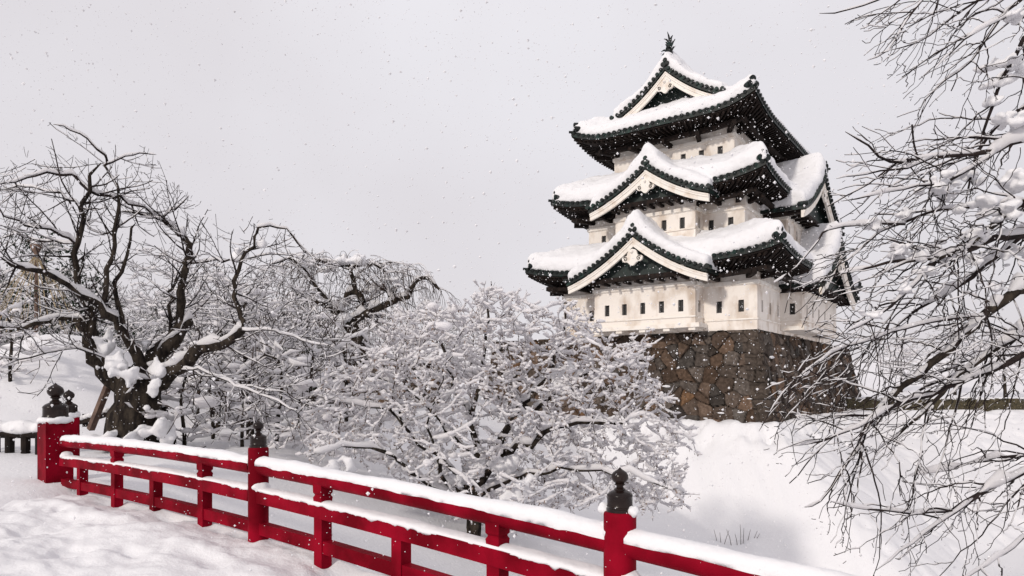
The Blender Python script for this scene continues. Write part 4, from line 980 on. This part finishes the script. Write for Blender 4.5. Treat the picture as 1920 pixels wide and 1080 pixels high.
for (pxx, Y, kd, sc, rz, lab) in SPOTS:
    x = (pxx-CX)/F_PX*Y; z = float(ground_h(np.array(x), np.array(float(Y)))); loc = (x, Y, z-.1)
    if kd not in used:
        o = KINDS[kd]; used.add(kd); o.location = loc; o.rotation_euler = (0, 0, rz); o.scale = (sc,)*3; o['label'] = lab; o['group'] = GR
    else: copy_tree(KINDS[kd], loc, rz, sc, lab, GR)
GE = 'dark evergreens under snow in the wood'
for i, (pxx, Y, sc, rz, lab) in enumerate([(100, 25, .8, .5, 'dark evergreen under snow beside the rope cone'), (580, 26, .62, 2.0, 'dark evergreen shrub under snow below the weeping cherry'), (455, 36, .9, 3.0, 'dark evergreen under snow far behind the second bridge post'), (10, 34, .9, 4.0, 'dark evergreen under snow at the left edge'), (760, 30, .5, 5.0, 'low dark evergreen behind the maple left of the castle base'), (185, 29, .8, 1.1, 'dark evergreen under snow behind the old cherry trunk'), (330, 27, .62, 2.4, 'dark evergreen under snow between the old cherry limbs and the wood'), (500, 23, .45, 3.7, 'low dark evergreen just right of the second bridge post'), (-20, 28, .9, 0.2, 'dark evergreen cut by the left edge')]):
    x = (pxx-CX)/F_PX*Y; z = float(ground_h(np.array(x), np.array(float(Y)))); loc = (x, Y, z-.1)
    if i == 0: PINE.location = loc; PINE.rotation_euler = (0, 0, rz); PINE.scale = (sc,)*3; PINE['label'] = lab; PINE['group'] = GE
    else: copy_tree(PINE, loc, rz, sc, lab, GE)
GF = 'far pale trees beyond the hedge'
for (pxx, Y, kd, sc, rz, lab) in [(1885, 62, 1, .95, .7, 'far snowy tree beyond the hedge at the right edge'), (1790, 70, 0, .9, 2.1, 'far snowy tree beyond the hedge behind the foreground branches'), (1960, 58, 2, .8, 3.1, 'far snowy tree beyond the hedge, cut by the right edge'), (1690, 75, 1, .9, 4.4, 'far snowy tree beyond the hedge just right of the castle base')]:
    x = (pxx-CX)/F_PX*Y; copy_tree(KINDS[kd], (x, Y, float(ground_h(np.array(x), np.array(float(Y))))-.1), rz, sc, lab, GF)

# --- the foreground cherry whose boughs hang in from the right
YR = 7.0
t = thing('cherry_tree', 'foreground cherry with dark drooping boughs and clotted snow reaching in from the right edge', 'tree', at(2200, 1250, YR)); t_off = np.array(t.location)
k = Skel(61)
k.limb([(2210, 1500), (2200, 1250), (2170, 900), (2180, 600), (2140, 300), (2080, 0), (2060, -250)], 46, 14, YR, YR, .2, .01)
BR = [([(2170, 400), (2040, 480), (1910, 545), (1850, 585), (1800, 635), (1750, 680), (1695, 725), (1645, 770), (1605, 840), (1575, 885), (1540, 940), (1507, 950)], 14, 1.5, 6.2),
 ([(2175, 480), (2020, 570), (1915, 625), (1860, 657), (1820, 690), (1760, 740), (1700, 800), (1640, 850)], 11, 1.3, 6.8),
 ([(2175, 580), (2040, 640), (1920, 670), (1850, 697), (1800, 715), (1745, 740), (1680, 760), (1610, 800), (1545, 825), (1480, 838)], 9, 1.2, 6.0),
 ([(2175, 800), (2040, 850), (1920, 885), (1850, 920), (1790, 955), (1720, 960), (1645, 955), (1600, 950), (1555, 940)], 8, 1.2, 5.6),
 ([(1850, 922), (1790, 958), (1730, 1000), (1690, 1035), (1645, 1070)], 4, 1.2, 5.4),
 ([(2185, 900), (2050, 960), (1920, 1010), (1840, 1065), (1800, 1090)], 7, 1.6, 5.0),
 ([(2170, 780), (2040, 850), (1920, 855), (1870, 855), (1810, 870), (1750, 885), (1700, 892)], 6, 1.2, 7.4),
 ([(2140, 180), (2020, 240), (1920, 260), (1870, 280), (1820, 287), (1750, 295), (1710, 300), (1670, 302), (1630, 275), (1585, 245)], 9, 1.3, 6.6),
 ([(1750, 295), (1700, 315), (1650, 322), (1600, 330), (1570, 335)], 2.6, 1.0, 6.3),
 ([(2110, 120), (2000, 160), (1920, 200), (1890, 225), (1850, 260), (1820, 325), (1810, 390)], 6, 1.4, 7.6),
 ([(2090, -20), (1990, 20), (1920, 75), (1890, 130), (1870, 170), (1840, 270), (1825, 330)], 6, 1.6, 7.2),
 ([(2165, 280), (2040, 340), (1920, 380), (1880, 405), (1845, 435), (1810, 465), (1760, 482), (1700, 490), (1640, 520)], 10, 1.6, 6.4),
 ([(2170, 340), (2040, 400), (1920, 440), (1870, 480), (1820, 520), (1780, 548), (1720, 580), (1650, 640)], 9, 1.4, 7.2),
 ([(2080, -60), (1980, -40), (1910, 0), (1870, 40), (1820, 115), (1755, 165), (1720, 215)], 5, 1.1, 6.8),
 ([(2060, -220), (1900, -160), (1780, -80), (1730, 0), (1695, 45), (1665, 95), (1625, 115)], 5, 1.0, 6.4),
 ([(2060, -240), (1880, -160), (1740, -60), (1645, 0), (1595, 18), (1535, 25)], 4, 1.0, 7.4),
 ([(2070, -120), (1950, -80), (1830, 0), (1770, 45), (1720, 80), (1670, 95)], 4, 1.0, 7.2),
 ([(2080, -80), (1990, -10), (1915, 20), (1830, 60), (1790, 90), (1752, 130)], 4, 1.0, 6.2),
 ([(1920, 370), (1840, 385), (1755, 395), (1670, 425), (1640, 442), (1588, 487), (1567, 502)], 4, 1.2, 6.8),
 ([(1910, 440), (1830, 460), (1755, 490), (1730, 512), (1705, 540), (1670, 572), (1630, 605), (1590, 617)], 7, 1.5, 5.8),
 ([(1700, 425), (1620, 420), (1552, 430), (1535, 452), (1505, 487), (1477, 512), (1452, 528)], 3, 1.2, 6.6),
 ([(1690, 480), (1640, 500), (1590, 508), (1540, 525), (1505, 540)], 3, 1.1, 7.0),
 ([(1850, 590), (1770, 600), (1700, 615), (1620, 640), (1560, 660), (1470, 735), (1425, 810)], 3, 1.0, 5.9),
 ([(1870, 280), (1800, 330), (1720, 350), (1640, 365), (1580, 378)], 3.5, 1.1, 6.1),
 ([(1830, 690), (1800, 720), (1790, 780), (1770, 850), (1745, 910)], 2.5, 1.0, 6.4)]
for p, a, b, Y1 in BR: k.limb(p, a, b, Y1, None, .14, .012)
r = np.random.default_rng(62)
rc = [(P-t_off, R) for P, R in k.chains()]; vis = lambda c: c
bx = lambda P: (P[:, 0]+t_off[0])/(P[:, 1]+t_off[1])*F_PX+CX
rin = [c for c in rc if bx(c[0]).min() < 1990 and c[1][0] < .1]
L_ = np.array([-.9, 0, -.18])
s1 = sprout(rin, r, 6.4, (.4, 1.6), (20, 66), L_*.10+np.array([0, 0, -.15]), 1.0, 14, .6, .010, .0036, (.003, .07), .9, .10, .3)
s1 += sprout([c for c in rin if 430 < HY-F_PX*(c[0][-1, 2]+t_off[2]-CAM[2])/(c[0][-1, 1]+t_off[1]) < 860], r, 3.0, (.4, 1.4), (15, 60), L_*.12, .9, 14, .6, .009, .0036, (.003, .05), .9, .25, .3)
s1 = [c for c in s1 if r.random() < np.interp(HY-F_PX*(c[0][0, 2]+t_off[2]-CAM[2])/(c[0][0, 1]+t_off[1]), [0, 480, 700, 800, 900, 1080], [.8, 1, 1, .6, .32, .35])]
for P, R in s1: P[-4:, 2] += np.array([.0, .015, .045, .09])*r.uniform(0, 1)
s2 = sprout(s1, r, 3.4, (.2, .8), (18, 55), L_*.10, .9, 10, .75, .0062, .0032, flat=.9, start=.1, fwd=.3)
for P, R in s1+s2: P[1:] += r.normal(0, .007, (len(P)-1, 3))
s3 = sprout(s1+s2+rin, r, 3.6, (.015, .06), (35, 70), (0, 0, .2), .3, 3, .9, .0045, .0032, (0, .012), 1)
by = lambda P: HY-F_PX*(P[:, 2]+t_off[2]-CAM[2])/(P[:, 1]+t_off[1])
xmin = lambda P: np.interp(by(P), [-50, 0, 45, 60, 120, 165, 228, 238, 330, 430, 520, 600, 640, 740, 840, 950, 1080], [1560, 1530, 1545, 1620, 1625, 1700, 1690, 1590, 1565, 1545, 1455, 1485, 1540, 1425, 1440, 1505, 1600])
def keep(L):
    out = []
    for P, R in L:
        bad = np.nonzero(bx(P)-xmin(P) < 190*r.random()**2-14)[0]; m_ = bad[0] if len(bad) else len(P)
        if m_ >= 3 and bx(P[:m_]).min() < 1985: out.append((P[:m_], R[:m_]))
    return out
s1, s2, s3 = keep(s1), keep(s2), keep(s3)
tubes('trunk', [c for c in rc if c[1][0] > .06], 12, M['bark'], t); tubes('boughs', [c for c in rc if c[1][0] <= .06], 7, M['twig'], t); tubes('twigs', s1+s2, 4, M['twig'], t); tubes('buds', s3, 3, M['twig'], t)
tubes('branch_snow', rc, 8, M['tsnow'], t, snow=True, hmax=.10, seed=64, h0=.006, hk=1.25, drop=.22, lump=1.3)
tubes('twig_snow', s1+s2, 5, M['tsnow'], t, snow=True, hmax=.024, seed=65, h0=.003, hk=1.2, drop=.58, lump=.4)
LUMPS = [(1760, 345, 34), (1800, 330, 30), (1790, 475, 36), (1825, 440, 22), (1870, 150, 26), (1885, 115, 30), (1860, 190, 22), (1900, 230, 36), (1890, 400, 32), (1845, 385, 34), (1780, 360, 30), (1720, 480, 26), (1690, 470, 22), (1905, 340, 30), (1850, 480, 26), (1675, 62, 11), (1655, 82, 8), (1765, 108, 9),
 (1740, 222, 9), (1735, 228, 7), (1900, 30, 22), (1825, 25, 16), (1790, 60, 12), (1895, 470, 30), (1660, 560, 18), (1640, 590, 20), (1695, 540, 20), (1740, 510, 20), (1800, 600, 14), (1830, 640, 14), (1730, 640, 11), (1600, 380, 13), (1628, 455, 14), (1560, 460, 14), (1585, 440, 18), (1640, 420, 20), (1700, 400, 24), (1915, 130, 26), (1835, 560, 18), (1870, 540, 20)]
allp = np.concatenate([c[0] for c in rin]); apx = np.stack([bx(allp), HY-F_PX*(allp[:, 2]+t_off[2]-CAM[2])/(allp[:, 1]+t_off[1])], -1)
for i, (x, y, rp) in enumerate(LUMPS):
    if rp < 20: continue
    j = int(np.hypot(*(apx-[x, y+rp*.6]).T).argmin()); Y = allp[j, 1]+t_off[1]; drift(t, x, y, Y, rp*Y/F_PX*.85, .6, 200+i, t_off, 'snow_lump', .018, 2)

# ------------------------------------------------------------------ smaller things on the banks
gz = lambda x, y: float(ground_h(np.array(float(x)), np.array(float(y))))
GS = 'snow laden bushes on the bank behind the railing'
BUSH = wood_tree('snowy_bush', 71, 3.0, 1.9, '-', 170, .02, 1.1, twig='twigb')
for i, (pxx, Y, sc, rz, lab) in enumerate([(345, 14.5, .78, 0.2, 'snowy bush right of the old cherry trunk behind the railing'), (400, 16.5, .9, 1.4, 'snowy bush behind the railing left of the second bridge post'), (455, 14.8, .75, 2.7, 'snowy bush directly behind the second bridge post'),
        (520, 15.5, .95, 3.8, 'snowy bush just right of the second bridge post'), (580, 17.5, 1.05, 5.1, 'snowy bush at the left edge of the maple crown'), (480, 20, 1.15, 0.9, 'snowy bush behind the second bridge post, farther back in the wood'), (650, 21, 1.15, 2.2, 'snowy bush below the weeping cherry trunk'),
        (370, 21, 1.1, 4.4, 'snowy bush farther back between the old cherry and the second bridge post'), (750, 22, 1.1, 5.7, 'snowy bush behind the maple, right of the weeping cherry trunk'), (20, 19, .9, 3.0, 'snowy bush at the left edge behind the snow mound')]):
    x = (pxx-CX)/F_PX*Y; loc = (x, Y, gz(x, Y)-.15)
    if i == 0: BUSH.location = loc; BUSH.rotation_euler = (0, 0, rz); BUSH.scale = (sc,)*3; BUSH['label'] = lab; BUSH['group'] = GS
    else: copy_tree(BUSH, loc, rz, sc, lab, GS)

# hedge along the terrace right of the castle
h0_, h1_ = at(1580, 757, 41.9), at(1960, 774, 45.0); hd = thing('hedge', 'low dark clipped hedge along the terrace edge right of the stone base', 'hedge', h0_*[1, 1, 0]+[0, 0, gz(h0_[0], h0_[1])])
ho = np.array(hd.location); n = 90; r = np.random.default_rng(81); T_, B_ = [], []
u_ = (h1_-h0_)[:2]; u_ = u_/np.linalg.norm(u_); v_ = np.array([-u_[1], u_[0]])
line_ = [h0_[:2]*(1-f)+h1_[:2]*f for f in np.linspace(0, 1, n)]
for i, p in enumerate(line_):
    hh = .62+.10*math.sin(i*.7)+.08*r.normal(); z0 = gz(*p)-ho[2]; row = []
    for w_, f_ in ((-.42, .8), (-.2, 1), (.2, 1), (.42, .8)): row.append((p[0]+v_[0]*w_-ho[0], p[1]+v_[1]*w_-ho[1], z0+hh*f_))
    T_.append(row); B_.append([(a, b, z0-.3) for a, b, c in row])
mb = MB(); mb.slab(T_, B_); mb.build('hedge_body', M['hedge'], hd)
sp = []
for _ in range(9000):
    f = r.random(); p = h0_[:2]*(1-f)+h1_[:2]*f+v_*r.uniform(-.5, .5); sp.append((p[0]-ho[0], p[1]-ho[1], gz(*p)-ho[2]+r.uniform(0, .68)))
leaves('foliage', np.array(sp), (.03, .07), hd, r, M['hedge'])
cl = []
for _ in range(60):
    f = r.random(); p = h0_[:2]*(1-f)+h1_[:2]*f+v_*r.uniform(-.1, .45); cl.append((p[0]-ho[0], p[1]-ho[1], gz(*p)-ho[2]+.72))
clumps('hedge_snow', np.array(cl), (.12, .3), hd, r, M['snow'], 2, .3, .3)

# straw rope cone guarding a tree
c0 = at(68, 640, 24); c0[2] = gz(c0[0], c0[1]); topz = at(68, 462, 24)[2]
rc_ = thing('rope_cone', 'tall pole with a cone of straw ropes tied over a tree at the left', 'rope cone', c0); H_ = topz-c0[2]
mb = MB(); mb.cyl((0, 0, 0), (0, 0, H_), .07, 8, .045); mb.build('pole', M['prop'], rc_)
r = np.random.default_rng(83); pol = []
for i in range(34):
    a = i*2*math.pi/34+r.normal(0, .05); rad = r.uniform(1.2, 1.7); pol.append((np.array([(0, 0, H_-.28), (rad*.5*math.cos(a), rad*.5*math.sin(a), H_*.62), (rad*math.cos(a), rad*math.sin(a), H_*.22)]), np.full(3, .010)))
tubes('ropes', pol, 4, M['straw'], rc_)
mb = MB(); mb.lathe((0, 0, H_-.3), [(0, -.12), (.07, -.12), (.12, -.05), (.08, .0), (.07, .05), (.16, .22), (.20, .33), (.17, .36), (0, .36)], 14); mb.build('straw_cap', M['prop'], rc_, True)
pol = [(np.array([(0, 0, H_+.05), (.15*math.cos(a), .15*math.sin(a), H_+.2), (.3*math.cos(a), .3*math.sin(a), H_+.22+.1*math.sin(3*a))]), np.array([.012, .01, .006])) for a in np.linspace(0, 6.1, 22)]
tubes('straw_tuft', pol, 4, M['prop'], rc_)
mb = MB(); blob(mb, (0, 0, H_+.1), .17, .5, 2, .3, 4); mb.build('snow_cap', M['snow'], rc_, True)

# low fence, post and props by the old cherry
fx0, fx1 = at(-70, 800, 13.4), at(78, 800, 13.2)
fn = thing('low_fence', 'low dark log fence with thick snow cap at the left edge', 'fence', (fx0[0], fx0[1], 0)); fo = np.array(fn.location)
zb_ = .12
for f in (.15, .42, .60, .80, .98):
    p = (fx0*(1-f)+fx1*f)-fo; mb = MB(); mb.cyl((p[0], p[1], -.2), (p[0], p[1], .62), .085, 10); mb.build('fence_post', M['dark'], fn)
mb = MB(); a_, b_ = fx0-fo, fx1-fo
mb.cyl((a_[0], a_[1], .62), (b_[0], b_[1], .62), .085, 10); mb.build('fence_rail', M['dark'], fn)
mb = MB()
for f in np.linspace(0, 1, 26):
    p = a_*(1-f)+b_*f; blob(mb, (p[0], p[1], .75), 0.155+.03*math.sin(f*19), .9, 2, .25, int(f*50))
meld(mb.build('snow_cap', M['snow'], fn, True), .04, 6)
p = at(305, 815, 14.9); tp = thing('wooden_post', 'black square wooden post just right of the old cherry trunk', 'post', (p[0], p[1], gz(p[0], p[1])))
hz = at(305, 762, 14.9)[2]-gz(p[0], p[1]); mb = MB(); mb.box((-.09, -.06, -.2), (.09, .06, hz)); mb.build('post_shaft', M['dark'], tp)
mb = MB(); blob(mb, (0, 0, hz+.01), .10, .5, 2, .25, 3); mb.build('snow_cap', M['snow'], tp, True)
p = at(327, 822, 14.2); pg = MB(); pg.cyl((0, 0, -.2), (0, 0, .28), .045, 8, .04); o = pg.build('wooden_peg', M['dark']); o.location = (p[0], p[1], gz(p[0], p[1])); tag(o, 'short dark wooden peg in the snow right of the black post', 'peg')
pr = thing('tree_prop', 'leaning brown timber prop left of the old cherry trunk', 'prop', (0, 0, 0)); mb = MB()
mb.beam(at(170, 805, 14.2), at(212, 700, 13.9), .12, .10); mb.build('leaning_beam', M['prop'], pr)
mb = MB(); mb.beam(at(150, 792, 14.6), at(204, 776, 14.4), .09, .09); mb.build('cross_bar', M['dark'], pr); mb = MB(); mb.beam(at(160, 800, 14.6), at(160, 776, 14.6), .08, .08, up=(0, 1, 0)); mb.build('short_leg', M['dark'], pr)
mb = MB()
for f in np.linspace(.1, .95, 7): blob(mb, at(150, 792, 14.6)*(1-f)+at(204, 776, 14.4)*f+[0, 0, .08], .085, .7, 2, .3, int(f*40))
mb.build('snow_cap', M['snow'], pr, True)

# the low stone wall far behind, between the weeping cherry and the maple
w0_, w1_ = at(560, 700, 35), at(830, 700, 33); L_w = np.linalg.norm((w1_-w0_)[:2]); uw = (w1_-w0_)[:2]/L_w; vw = np.array([uw[1], -uw[0]])
sw = thing('stone_wall', 'low brown stone wall with thick snow on top behind the weeping cherry', 'stone wall', (w0_[0], w0_[1], 2.0))
us = np.arange(0, L_w, .06); vs = np.arange(.75, -1.6, -.06); U, V, _, rel, col = stone_face(lambda U, V: np.stack([U, U*0, V], -1), us, vs, 91, None, .55)
P = np.stack([U*uw[0]+vw[0]*(rel+.1-.08*V), U*uw[1]+vw[1]*(rel+.1-.08*V), V], -1); a, b = U.shape; idx = np.arange(a*b).reshape(a, b)
mk('wall_stones', P.reshape(-1, 3), [np.stack([idx[:-1, :-1], idx[:-1, 1:], idx[1:, 1:], idx[1:, :-1]], -1).reshape(-1, 4)], M['stone'], sw, False, col.reshape(-1, 3))
mb = MB(); T_, B_ = [], []
for u in np.linspace(-.2, L_w+.2, 60):
    row = []
    for w_, f_ in ((.32, .1), (.25, .42), (0, .6), (-.6, .66), (-1.4, .6), (-1.8, .1)): row.append((u*uw[0]+vw[0]*w_, u*uw[1]+vw[1]*w_, .72+f_*(1+.2*math.sin(u*2.1))))
    T_.append(row); B_.append([(a, b, .6) for a, b, c in row])
mb.slab(T_, B_); mb.build('snow_cap', M['snow'], sw, True)

# dry stalks poking out of the castle slope
sl = None
for Y in np.arange(27, 18, -.05):
    x = (1380-CX)/F_PX*Y
    if gz(x, Y) < at(1380, 1020, Y)[2]: sl = (x, Y); break
if sl is None: sl = (7.4, 22.3)
ds = thing('dry_stalks', 'thin dry stalks sticking out of the snow slope above the railing', 'plant', (sl[0], sl[1], gz(*sl))); r = np.random.default_rng(95); pol = []
for pxx, ln, le in ((1345, .55, -.12), (1352, .45, -.05), (1357, .5, .22), (1372, .55, -.18), (1383, .4, -.1), (1389, .72, .0), (1393, .6, .05), (1401, .55, .12), (1410, .5, .2), (1415, .42, .16)):
    x = (pxx-1380)/F_PX*sl[1]; pol.append((np.array([(x, 0, gz(sl[0]+x, sl[1])-gz(*sl)-.1), (x+le*.4, 0, ln*.5), (x+le, r.normal(0, .05), ln)]), np.array([.011, .009, .005])))
tubes('stalks', pol, 4, M['twigb'], ds)

# ------------------------------------------------------------------ falling snow
r = np.random.default_rng(99); n = 30000
Yf = 2.6+18*r.random(n)**.9; Xf = (r.random(n)*2-1)*(.92*Yf+.6); Zf = 1.6+(r.random(n)*1.0-.34)*(.92*Yf+.3)
sz = np.where(r.random(n) < .06, r.uniform(.010, .020, n), r.uniform(.0026, .0075, n))*np.clip(Yf/7, .35, 1.6)
V0 = np.array([(1, 0, 0), (-1, 0, 0), (0, 1, 0), (0, -1, 0), (0, 0, 1), (0, 0, -1)], float); T0 = np.array([(0, 2, 4), (2, 1, 4), (1, 3, 4), (3, 0, 4), (2, 0, 5), (1, 2, 5), (3, 1, 5), (0, 3, 5)])
V = V0[None]*r.uniform(.55, 1.3, (n, 6, 1))*sz[:, None, None]+np.stack([Xf, Yf, Zf], -1)[:, None]
ok = np.ones(n, bool)
fo_ = mk('falling_snow', V.reshape(-1, 3), [(T0[None]+(np.arange(n)*6)[:, None, None]).reshape(-1, 3)], M['flake'])
tag(fo_, 'white snowflakes drifting down in the air all over the view', 'snowfall', kind='stuff')
